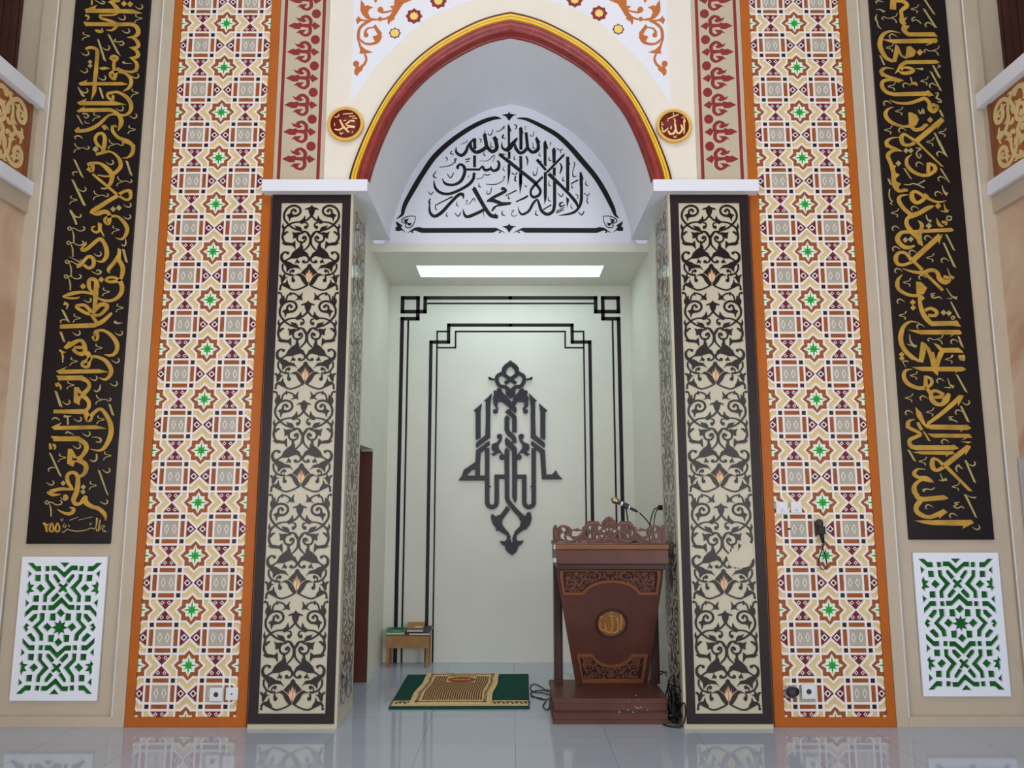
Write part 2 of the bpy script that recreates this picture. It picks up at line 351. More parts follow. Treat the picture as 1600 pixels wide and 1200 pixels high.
# ------------------------------------------------------------------ tracings of the painted and carved ornament (photograph pixels on their wall planes)
LEFT_TEXT = """
@95,0,10
S 490,0,24 485,80,30; Sg 540,5,10 640,60,20 690,40,20 640,15,14
S 930,0,60 830,20,60 745,40,20; S 760,35,10 830,75,55 890,160,75 865,222,40 780,240,30 610,240,30; S 600,240,24 640,290,40 760,325,45 850,370,60 865,420,55 800,475,35 710,470,8
Q 990,60,48; Q 1085,68,48; h 1225,110; L 400,172,68 880,175,72; P 375,150 570,80 540,130 540,150 400,210; P 915,145 1130,150 1275,210 1200,218 915,210
S 385,240,40 440,265,30 420,310,16 400,315,6; h 955,280; z 1215,290; L 400,380,62 900,385,66; P 350,335 430,355 420,410 395,415
S 880,388,62 1100,385,62 1190,430,65 1212,520,70 1150,575,50 1040,590,8; S 1080,575,20 1170,620,50 1215,700,65 1180,745,50 1070,745,8; S 1090,745,20 1180,790,50 1210,860,65 1170,900,50 1070,900,8; S 1090,905,20 1180,980,50 1190,1070,60 1120,1125,45 1000,1110,25 880,1060,20
S 540,470,30 600,495,55 650,490,40 640,440,8; h 1020,485; z 395,565; Pg 730,535 770,550 940,880 880,830; Pg 570,615 600,620 715,970 670,940
Sg 860,610,14 840,640,20 900,660,16 960,650,20 985,690,24 940,710,16 910,690,8; h 710,750; S 390,770,40 460,745,50 550,765,45 575,830,60 560,1000,60 550,1200,60
h 385,835; Qg 460,970,36; Qg 460,1030,36; h 365,1105; Sg 980,965,50 1000,990,20 1110,995,4; P 590,1065 690,1045 780,1075 640,1095
S 780,900,50 830,880,50 885,910,50 860,950,40 830,1000,50 850,1200,55; S 760,905,25 850,955,60
@90,110,10
L 600,0,60 580,220,62; S 580,210,62 575,330,60 525,460,8; L 350,212,52 1000,210,56; P 1000,182 1105,220 1000,238; P 325,205 475,145 440,190 365,240
h 700,120; S 960,0,60 860,30,60 820,60,40 840,110,40 890,140,40 910,60,60 920,10,60; S 960,20,50 1060,50,40 1140,120,55 1150,210,60 1110,280,50 1020,330,8; S 960,10,30 1180,25,25 1250,0,30
h 1215,90; z 1210,355; Sg 320,260,10 390,380,40 430,410,8; h 420,320; Pg 640,265 680,275 730,445 700,440
S 870,350,50 800,360,50 780,400,40 820,450,40 860,460,50 870,390,40; S 860,345,40 950,345,45 1080,420,60 1145,520,65 1140,630,60 1060,700,40 930,690,40 850,690,30 780,720,40 640,850,60 480,930,60 290,955,50; P 330,880 350,905 300,975 260,945
P 300,505 460,440 430,485 900,485 1085,540 900,548 350,545; L 350,622,62 830,620,62; S 820,620,60 920,660,50 990,760,70 990,850,70 945,950,8; P 300,635 440,560 400,600 340,665
h 975,600; h 1185,715; z 1160,925; Pg 290,690 330,710 405,855 370,830; Sg 390,680,20 450,680,22 485,720,22 440,745,16 410,710,8; Sg 430,790,10 440,820,14 500,830,10; z 610,725
S 700,870,40 740,900,50 730,930,30; S 740,850,10 780,900,20 790,930,10; S 870,860,50 860,940,50 950,1050,50 1100,1110,60 1200,1200,60; S 930,890,16 890,860,30
S 640,1200,40 590,1080,50 630,1000,50 700,990,50 740,1060,60 730,1200,70; Sg 395,1070,6 350,1030,20 290,1030,20 270,1050,16 290,1080,6; y 905,1150
@80,220,10
y 470,110; Qg 695,135,50; S 695,0,40 740,70,35 800,120,35; L 840,0,60 815,170,62; S 700,215,50 800,190,50 920,170,30 1020,230,40 1080,320,60 1080,420,65 980,520,60; S 1120,0,50 1250,50,60 1285,120,60 1260,210,60 1190,265,30 1115,270,8
h 920,340; Pg 345,285 385,305 515,590 465,550; Sg 415,490,14 360,490,20 335,510,16 360,545,6; Pg 1160,310 1200,320 1275,555 1235,530
S 570,380,50 620,360,60 650,400,60 640,470,60 570,430,60; S 620,350,40 760,355,45 870,430,70 950,530,75 940,640,65 880,740,40; S 730,535,20 830,555,25 920,555,25
L 650,520,36 780,630,42 1020,830,42; S 1000,815,42 1160,920,40 1240,890,50 1230,790,60 1150,790,45 1030,860,60; L 1050,855,60 880,950,66 640,1110,80; P 700,1005 680,1060 600,1110 670,1140
Sg 780,740,20 840,750,25 910,720,25; y 770,850; y 1140,630; h 490,760; z 350,925; Pg 315,600 355,615 545,1010 520,1020 490,990; h 1195,1005; Qg 970,1070,46; Qg 1060,1050,46; S 700,1150,50 780,1110,50 870,1100,40 920,1160,50; Pg 285,1070 320,1090 400,1200 340,1200
@70,330,10
Sg 400,0,30 440,60,35 500,210,30; Sg 460,70,14 540,100,20 570,70,20 550,45,10; S 710,10,40 820,50,50 930,20,50 1000,40,50 1010,150,70 990,200,50 940,160,40 950,110,40 1050,80,40 1150,90,40 1250,190,60 1290,290,65 1250,400,50 1190,440,30 1105,415,8
h 1290,90; p 390,270; p 375,495; p 350,790; p 335,1020; S 790,240,20 750,250,30 740,290,30 790,330,35 850,310,40 850,200,40; P 830,170 895,200 890,290 940,400 915,395 860,300
z 1110,290; Sg 1260,430,10 1270,500,24 1240,545,20 1200,520,12; S 570,600,50 650,600,60 850,440,60 930,500,60 970,620,70 960,720,70 890,790,40 800,770,8; P 650,470 660,520 570,610 550,595
h 830,670; Pg 365,700 560,790 560,815; S 500,860,60 560,840,60 680,710,50 760,750,60 760,850,60 690,890,50 610,840,40; Sg 730,940,8 830,985,20 880,950,30 830,920,20 810,940,14
P 1145,575 1195,600 1190,760 1130,720; S 1160,700,70 1080,810,60 1000,910,60 1015,970,10; S 1160,760,60 1220,880,70 1210,1000,65 1170,1080,40 1050,1110,40 960,1080,40 1000,1040,40 1100,1040,40 1190,1100,50 1220,1200,60
Pg 1210,590 1250,600 1300,810 1260,790; Q 885,1070,48; Q 600,1175,50; S 700,1200,60 690,1100,60 740,1060,60 810,1100,60 830,1200,60
@60,440,10
S 790,0,60 800,100,50 870,200,40; L 910,0,70 900,200,80 875,470,52; S 1100,10,40 1260,0,50 1310,110,70 1270,220,65 1170,290,50 1050,300,40 930,260,30
S 870,200,40 700,165,40 520,190,60 380,235,20; S 380,240,10 480,260,30 600,260,25 650,240,6; z 1060,160; z 1275,410; z 605,570; z 945,1035; h 770,290; Sg 400,340,60 460,360,30 440,430,20
S 870,520,40 740,490,50 600,400,50 640,370,45 740,380,50 850,500,60; S 850,500,50 960,370,70 1070,370,60 1060,430,60 960,520,50 840,520,40; S 840,530,50 920,650,50; L 340,705,68 900,682,72; S 880,680,70 1010,620,70 1150,490,40
Pg 355,430 400,450 495,640 450,620; Sg 450,605,8 390,595,16 345,620,16 360,650,8; Sg 1190,620,40 1230,650,30 1320,645,5; Pg 330,785 370,790 425,950 390,940; h 600,805; h 1260,805
S 850,850,50 900,900,80 920,820,60 860,800,40; S 880,790,60 1000,760,40 1130,830,55 1220,950,70 1230,1060,65 1160,1150,50 1030,1140,10
S 420,1040,50 500,990,80 640,920,50 710,960,60 730,1080,70 690,1140,50 600,1110,50 540,1050,50; L 560,1030,40 700,1030,50; P 485,925 500,980 440,1060 395,1030; S 740,1100,60 790,1160,60 820,1200,60; S 330,1070,30 380,1100,30 430,1105,8; L 370,1100,24 390,1200,30
@55,550,10
L 430,20,22 435,165,20; S 650,20,40 740,20,50 820,0,50; S 820,0,50 850,60,60 820,130,60 740,170,50 750,220,45 830,230,45 850,140,60 880,90,60; S 870,80,50 960,75,45 1090,130,60 1180,250,70 1180,350,65 1100,430,40 1000,400,8; S 1090,40,10 1180,60,30 1290,0,40
z 605,145; z 555,515; z 1025,1055; h 1260,135; h 1230,495; h 915,410; h 490,785; h 670,1050; P 330,300 510,225 450,275 1000,268 1155,315 1000,330 380,345
L 360,407,72 740,405,76; S 720,405,76 830,470,55 840,560,60 740,670,80; P 330,370 400,370 400,450 380,450
P 610,550 680,550 745,650 690,650 670,620 670,690 745,680 700,770 695,835 605,785; S 720,660,70 830,760,60 840,860,60 790,910,50; L 290,930,55 760,930,80; S 780,900,70 840,1060,90 900,970,60 1020,890,50 1110,980,60 1180,1120,70 1190,1200,70
S 320,490,30 350,540,40; S 350,480,30 400,540,35 400,590,14; Sg 1020,510,14 1010,580,30 960,620,20 920,595,12; y 1060,740; Pg 1145,810 1180,820 1240,1000 1200,980; Pg 305,605 345,620 430,865 380,845; Sg 265,1060,10 300,1030,22 350,1040,20 385,1075,8; Sg 450,1000,40 500,1010,30 570,1000,6; Lg 510,1020,24 515,1135,28
@45,660,10
P 355,70 520,0 470,55 1060,45 1225,100 1060,105 400,118; S 1270,0,70 1290,120,80 1260,260,80 1180,400,60 1090,440,30 960,415,8; h 905,180; Sg 575,180,10 600,150,22 650,165,18 710,195,5; Sg 990,230,8 1100,240,20 1130,280,30 1110,310,20 1050,300,14
L 390,257,72 790,255,76; S 770,255,76 880,330,70 900,420,75 830,530,60 760,580,80; P 340,215 460,215 420,300; S 330,330,30 350,420,50; S 380,340,30 415,380,36 400,430,10; h 755,375
P 615,410 680,415 760,560 700,560 680,520 680,590 760,600 710,640 700,695 600,645; S 760,580,80 870,640,70 900,720,75 860,810,60 790,850,40; z 1230,520; Sg 1060,490,20 1060,580,30 1010,610,20 960,585,14; z 525,550
Pg 315,470 355,490 520,850 480,830; Sg 420,710,10 360,705,20 310,730,20 320,770,8; Pg 1080,740 1115,755 1250,1145 1220,1120; h 1215,750; z 1005,985; Qg 540,950,42; Qg 855,1010,42; Qg 850,1085,42
S 690,1050,40 610,920,60 610,820,60 690,780,50 760,830,60 770,950,75 750,1080,80 700,1200,80; h 340,945; S 700,1050,30 500,1040,50 330,1085,60; S 290,1090,30 380,1130,50 500,1125,10
@35,740,10
S 850,300,80 800,400,70 830,470,60 900,470,50 960,400,70 1000,350,50; S 990,350,60 990,440,80 1080,510,60 1200,550,60 1290,640,60 1305,735,10; D 675,365,40; h 655,380; h 1280,440; S 545,555,8 620,600,30 720,630,50 790,600,60 800,550,50 730,525,6; p 385,450
S 330,770,40 370,800,30 420,790,20; L 370,800,40 385,915,24; S 460,765,20 430,850,30 440,900,26 480,900,26 490,840,26 460,765,20; S 550,765,20 520,850,30 530,900,26 570,900,26 585,840,26 550,765,20
Sg 620,900,8 650,915,14 700,870,14 740,880,14 860,900,14 1000,880,14 1070,850,14 1110,860,16 1150,840,16 1170,690,30; L 1215,720,26 1190,900,20; Lg 1160,860,18 1165,900,18; Sg 660,780,10 640,820,12 670,840,12 690,800,10; Sg 720,800,10 740,830,16; Lg 740,730,10 870,680,8; Lg 880,725,8 1100,675,8; Sg 600,700,8 620,740,10 640,700,8; Sg 1220,880,12 1240,820,12 1290,820,12 1250,870,12 1300,900,12 1260,910,10 1330,910,6; Sg 1050,770,8 1065,800,10 1085,770,8
"""
RIGHT_TEXT = """
@1340,0,10
Sg 400,35,6 330,15,20 285,30,20 300,60,8; Sg 280,155,5 350,150,14 400,180,30 425,175,14; L 555,0,90 550,150,100; S 560,20,50 700,20,60 770,90,70 680,170,60 690,250,60; S 690,240,50 690,330,80 740,390,60; P 720,290 780,265 720,360; S 730,390,60 720,470,70 790,540,62; P 740,400 815,405 760,480; L 780,540,66 1200,540,72; P 1190,505 1250,580 1190,575
z 890,145,180; y 505,290,180; Sg 900,270,14 850,290,22 860,330,20 900,310,12 960,340,20 990,375,12; Pg 1030,0 1065,5 1215,235 1180,220; Pg 1015,135 1050,145 1240,440 1200,430; h 1110,390,180; Sg 300,225,10 280,290,30 310,360,20 320,410,24 370,455,10
S 665,520,5 520,490,30 400,540,60 350,650,75 360,760,75 440,900,65 560,965,40; h 550,570,180; P 395,620 560,618 1230,600 1250,640 1230,675 560,680 470,650; P 1090,690 1170,660 1150,690 1060,715
P 590,695 640,730 690,860 740,890 760,800 760,740 820,720 910,800 880,880 740,920 670,880 640,830 600,975 540,960; z 500,750,180; Q 970,820,52; y 1160,800,180; Pg 335,865 365,880 430,1020 400,1015
L 740,975,62 1230,970,62; P 1220,935 1280,980 1220,1000; S 760,975,60 680,1020,60 640,1090,50 580,1150,8; S 660,1110,50 720,1060,40 820,1070,50 870,1110,50 780,1145,60 690,1140,50 650,1090,40; S 570,1080,8 440,1065,35 370,1110,60 400,1190,60
Sg 900,1075,5 1020,1080,40; Pg 1160,1020 1195,1030 1290,1200 1250,1200; Sg 1250,1015,10 1290,1040,20 1240,1060,8
@1350,110,10
S 260,0,60 290,60,60 400,110,50 520,150,60 610,160,20; S 560,180,40 420,150,40 300,170,55 280,250,65 350,340,60 480,380,60; L 460,378,60 980,365,75; P 960,330 1000,310 1090,395 1000,410
Sg 725,110,20 750,190,20; S 720,215,20 800,205,50 830,245,14; h 660,235,180; z 940,170,180; z 430,255,180; Pg 1095,0 1130,0 1200,130 1170,120; Pg 1025,15 1060,30 1215,325 1180,310; h 1075,240,180; Sg 1110,360,14 1160,360,20 1130,430,30 1190,460,20 1200,500,20 1150,490,20
S 400,465,8 520,510,35 700,515,50 850,470,55 950,440,60 1020,520,60 1030,600,80 1090,640,70 1140,570,60 1060,540,60; h 360,515,180; S 460,575,8 370,610,40 335,700,65 420,810,60 600,875,40 730,870,60; P 690,660 740,660 820,700 855,770 820,850 760,900 700,850
S 730,870,60 800,930,60 900,910,60 960,850,60; S 960,840,40 1000,870,30; z 545,640,180; Sg 850,620,20 880,680,20 920,610,30 930,680,30; Q 1030,775,48; Pg 1165,620 1195,620 1250,730 1210,720
L 800,1120,80 1220,770,76; P 1210,735 1255,785 1140,920 1150,860; S 800,1110,60 700,1040,40 620,1000,50 580,1060,70 610,1150,60 700,1170,50 790,1130,60; z 375,935,180; h 595,935,180; z 1220,975,180; z 1030,1120,180; Pg 1085,970 1120,985 1220,1200 1180,1190; S 545,1050,8 430,1060,30 350,1120,60 370,1200,60
@1360,220,10
S 250,20,50 280,80,55 390,130,50 490,165,14; S 460,150,20 340,160,50 270,230,65 310,340,60 340,430,70 360,520,70 360,600,70 380,690,90 440,780,60 580,770,40; P 350,370 405,400 370,440; P 370,490 455,530 400,590; P 400,640 480,670 430,740; P 480,770 520,740 590,775 540,800
Qg 555,155,42; Qg 630,155,42; Sg 710,110,14 780,130,24 730,170,20 720,220,24 760,270,20 790,230,16 760,210,10; P 700,20 750,20 1145,410 1100,400; Pg 1045,0 1080,0 1210,260 1150,220; h 1090,205,180; Qg 435,355,45; Pg 510,430 540,435 650,605 620,590
S 645,215,8 570,280,45 570,380,60 660,480,60 800,540,50 920,530,60; S 905,345,56 900,500,60; S 910,350,40 1000,400,60 1000,470,60 900,540,50; h 765,370,180; Pg 1080,430 1110,435 1245,660 1210,640; h 1110,595,180
Sg 520,680,10 600,690,16 660,670,20 740,690,20 840,740,20; Sg 740,680,14 850,620,20; Pg 260,590 300,600 325,690 300,680; Sg 300,755,20 290,850,20 310,920,20 340,950,16 310,980,16 345,1000,10
S 650,800,60 650,900,80 720,970,60 810,930,60 880,840,80; S 650,800,50 720,800,50 820,860,50; S 860,880,50 980,940,40 1080,960,30 1185,935,8; Sg 1115,695,8 1150,800,30 1200,840,60; h 1060,830,180; Q 1055,1020,50; S 1145,980,8 1170,1070,30 1210,1110,60; S 1090,1095,8 1170,1110,30
S 600,845,8 480,860,40 440,930,65 520,1060,65 640,1160,60; S 620,1180,90 760,1130,70 900,1050,70 990,1020,20; h 690,1060,180; z 380,1130,180
@1365,330,10
S 600,50,60 520,130,60 520,220,70 600,330,80 700,420,80 770,550,10; P 640,360 750,350 750,500 770,550 690,510; S 690,145,10 750,210,60 740,280,60 700,350,80; L 560,325,52 1200,292,62; P 1180,265 1215,260 1255,305 1200,325; S 580,325,50 440,335,60 370,430,80 440,540,70 540,570,60 640,540,30
Qg 495,450,45; Qg 580,440,45; Qg 860,230,50; Sg 820,60,20 840,130,24 900,160,50; S 980,110,8 1020,210,50 1090,240,20; S 1060,170,40 1130,180,50 1120,220,30; Sg 1150,80,20 1210,90,20 1200,140,20 1140,130,20 1150,80,20; h 345,270,180; h 350,590,180; h 610,645,180; h 850,420,180
L 620,760,80 1040,380,80; P 1080,350 1020,520 1000,440; S 600,780,60 500,660,50 400,650,50 345,720,70 370,820,60 470,840,45 600,790,50; L 600,760,50 760,920,50; L 790,960,50 1080,1240,46
Pg 1115,360 1150,370 1275,625 1235,600; Pg 1075,490 1110,500 1290,890 1240,860; h 1110,770,180; z 880,730,180; S 445,895,8 600,945,40 760,960,60 900,920,60 990,960,60 1030,1060,80 1120,1110,80 1180,1060,60 1090,1020,50; Sg 1150,890,8 1190,1000,20 1250,1050,50; h 385,930,180; z 520,1115,180; h 760,1035,180; S 450,990,8 380,1070,50 360,1180,60
@1375,440,10
S 265,0,70 290,120,60 450,210,50 620,220,50; P 560,0 640,10 735,100 680,200 570,200; S 630,210,70 620,300,60 640,420,70 700,550,80 800,660,72; L 790,660,76 1190,650,76; P 1180,600 1210,620 1265,710 1150,695; P 650,220 700,260 650,300
S 700,450,50 790,420,50 880,470,60 860,530,50 750,530,50; Q 510,325,48; Q 515,410,45; Qg 990,485,46; Qg 1075,495,46; Sg 1110,560,18 1130,590,18 1165,565,18 1140,540,18 1110,560,18; h 320,310,180; z 350,530,180; Sg 860,180,10 790,200,20 850,225,16 800,230,20 840,260,20 920,240,20 960,275,10
Sg 1035,105,10 1120,230,24 1200,260,50; Sg 1040,265,5 1120,265,20; Pg 1090,310 1120,320 1260,585 1215,560; S 620,650,5 480,625,30 370,700,60 325,830,75 330,960,75 400,1090,70 520,1200,70
h 630,700,180; P 430,755 600,757 1240,755 1280,810 1240,830 640,828 540,795; P 1150,830 1090,870 1130,820; Sg 460,825,8 470,920,24 520,1000,40 570,1010,40; Sg 420,975,5 490,1000,24; y 870,910,180; h 1160,940,180; Pg 1205,850 1240,860 1310,1045 1260,1000
P 640,940 700,960 780,1050 860,1240 790,1240 720,1050 660,1240 600,1240; P 830,960 900,980 970,1040 1220,1035 1280,1080 1300,1115 1210,1110 1000,1110 960,1200 890,1200 930,1080; Sg 1120,1150,20 1110,1190,20; P 1220,1150 1320,1150 1310,1200 1230,1200
@1385,550,10
S 300,0,60 400,80,60 520,150,30; L 580,0,60 540,160,60; P 650,0 740,0 770,130 810,0 890,0 820,220 800,375 720,300; P 395,240 550,232 1190,232 1245,275 1180,305 550,298; P 1130,300 1060,335 1100,300
Q 235,40,45; Q 240,100,45; Sg 250,170,14 280,140,18 340,150,18; Sg 260,170,10 300,235,8; z 980,115,180; Sg 1140,70,30 1160,120,30 1200,60,50 1200,140,40; S 400,270,8 300,290,40 270,380,65 330,490,65 480,560,60 600,560,60; S 610,370,50 610,550,70; S 620,380,30 700,430,50 700,500,50 630,560,40
z 425,370,180; h 840,450,180; Sg 955,410,8 990,510,24 1050,550,50; Sg 890,550,5 1000,560,24; Pg 1080,350 1115,360 1270,640 1220,610; L 630,570,50 690,650,60; S 700,620,50 700,720,80 760,800,70 860,820,60 930,740,100 980,650,50; S 700,620,50 780,610,50 900,670,50; L 740,710,40 880,700,60; P 960,700 960,800 930,760
z 350,720,180; h 580,720,180; h 1240,790; h 350,950,180; z 680,940,180; h 1130,940,180; Sg 1040,1010,10 970,1020,20 1020,1040,14 980,1055,18 1060,1070,20 1110,1100,12; S 640,1120,45 850,970,60 1160,700,76; P 1150,670 1210,685 1120,845 1110,790; P 450,860 545,950 600,1100 640,1200 560,1130 470,1000
Pg 1145,840 1180,850 1300,1100 1250,1080; S 440,1050,8 340,1090,50 330,1190,60; Sg 470,1100,14 520,1200,24
@1390,660,10
S 285,0,70 300,80,60 420,140,50 480,190,50 400,230,55 310,280,60 330,370,70 440,400,70; L 430,395,76 1000,395,76; P 990,340 1080,405 990,435; P 500,-20 560,20 620,35 1220,40 1275,95 1210,120 640,110 540,60; P 1150,120 1090,155 1120,115; P 590,175 1240,180 1290,240 700,240 640,215; P 1170,240 1125,280 1220,240
L 440,0,40 500,120,48; P 510,130 550,150 640,295 600,285; h 865,300,180; P 1100,295 1280,300 1230,330; P 350,465 450,452 980,450 1020,490 920,510 880,545 880,510 500,500; Pg 275,425 310,430 415,615 370,595
P 1210,355 1270,375 1185,515 1180,450; L 850,680,80 1230,380,76; S 850,680,60 740,580,40 670,590,70 670,700,80 740,750,50 850,690,60; L 870,680,55 1250,1060,46; P 1250,1030 1300,1080 1230,1065; z 515,610,180; Sg 1060,775,10 1035,720,24 1070,665,24 1100,700,24 1140,720,14; Pg 1165,590 1200,595 1350,950 1310,930; h 1280,645
S 560,735,8 440,730,30 380,800,65 450,860,55 580,870,55 680,935,20; S 640,920,40 500,900,40 400,970,60 380,1070,80 440,1160,70; Sg 785,795,10 830,890,20 890,890,50; Sg 765,900,5 840,910,30; z 1030,1005,180; Sg 700,1020,20 650,1050,14 580,1040,20 520,1060,30 550,1080,14
@1400,740,10
S 280,230,80 320,360,60 400,400,80; L 380,405,70 740,375,76; P 740,335 820,385 740,415; S 380,420,80 310,530,75 350,620,75 500,680,60 640,640,70 760,580,60; P 735,550 800,600 670,705 680,650; h 515,520,180; Sg 990,445,10 910,460,20 960,480,16 900,510,20 960,540,18 1020,515,18 1060,545,14
Pg 1055,320 1100,330 1265,690 1235,680; Sg 1120,345,6 1190,375,20 1250,370,20; h 890,655,180; P 285,735 400,728 1170,720 1215,770 1040,860 1050,815 560,803 430,780; h 1250,840
"""
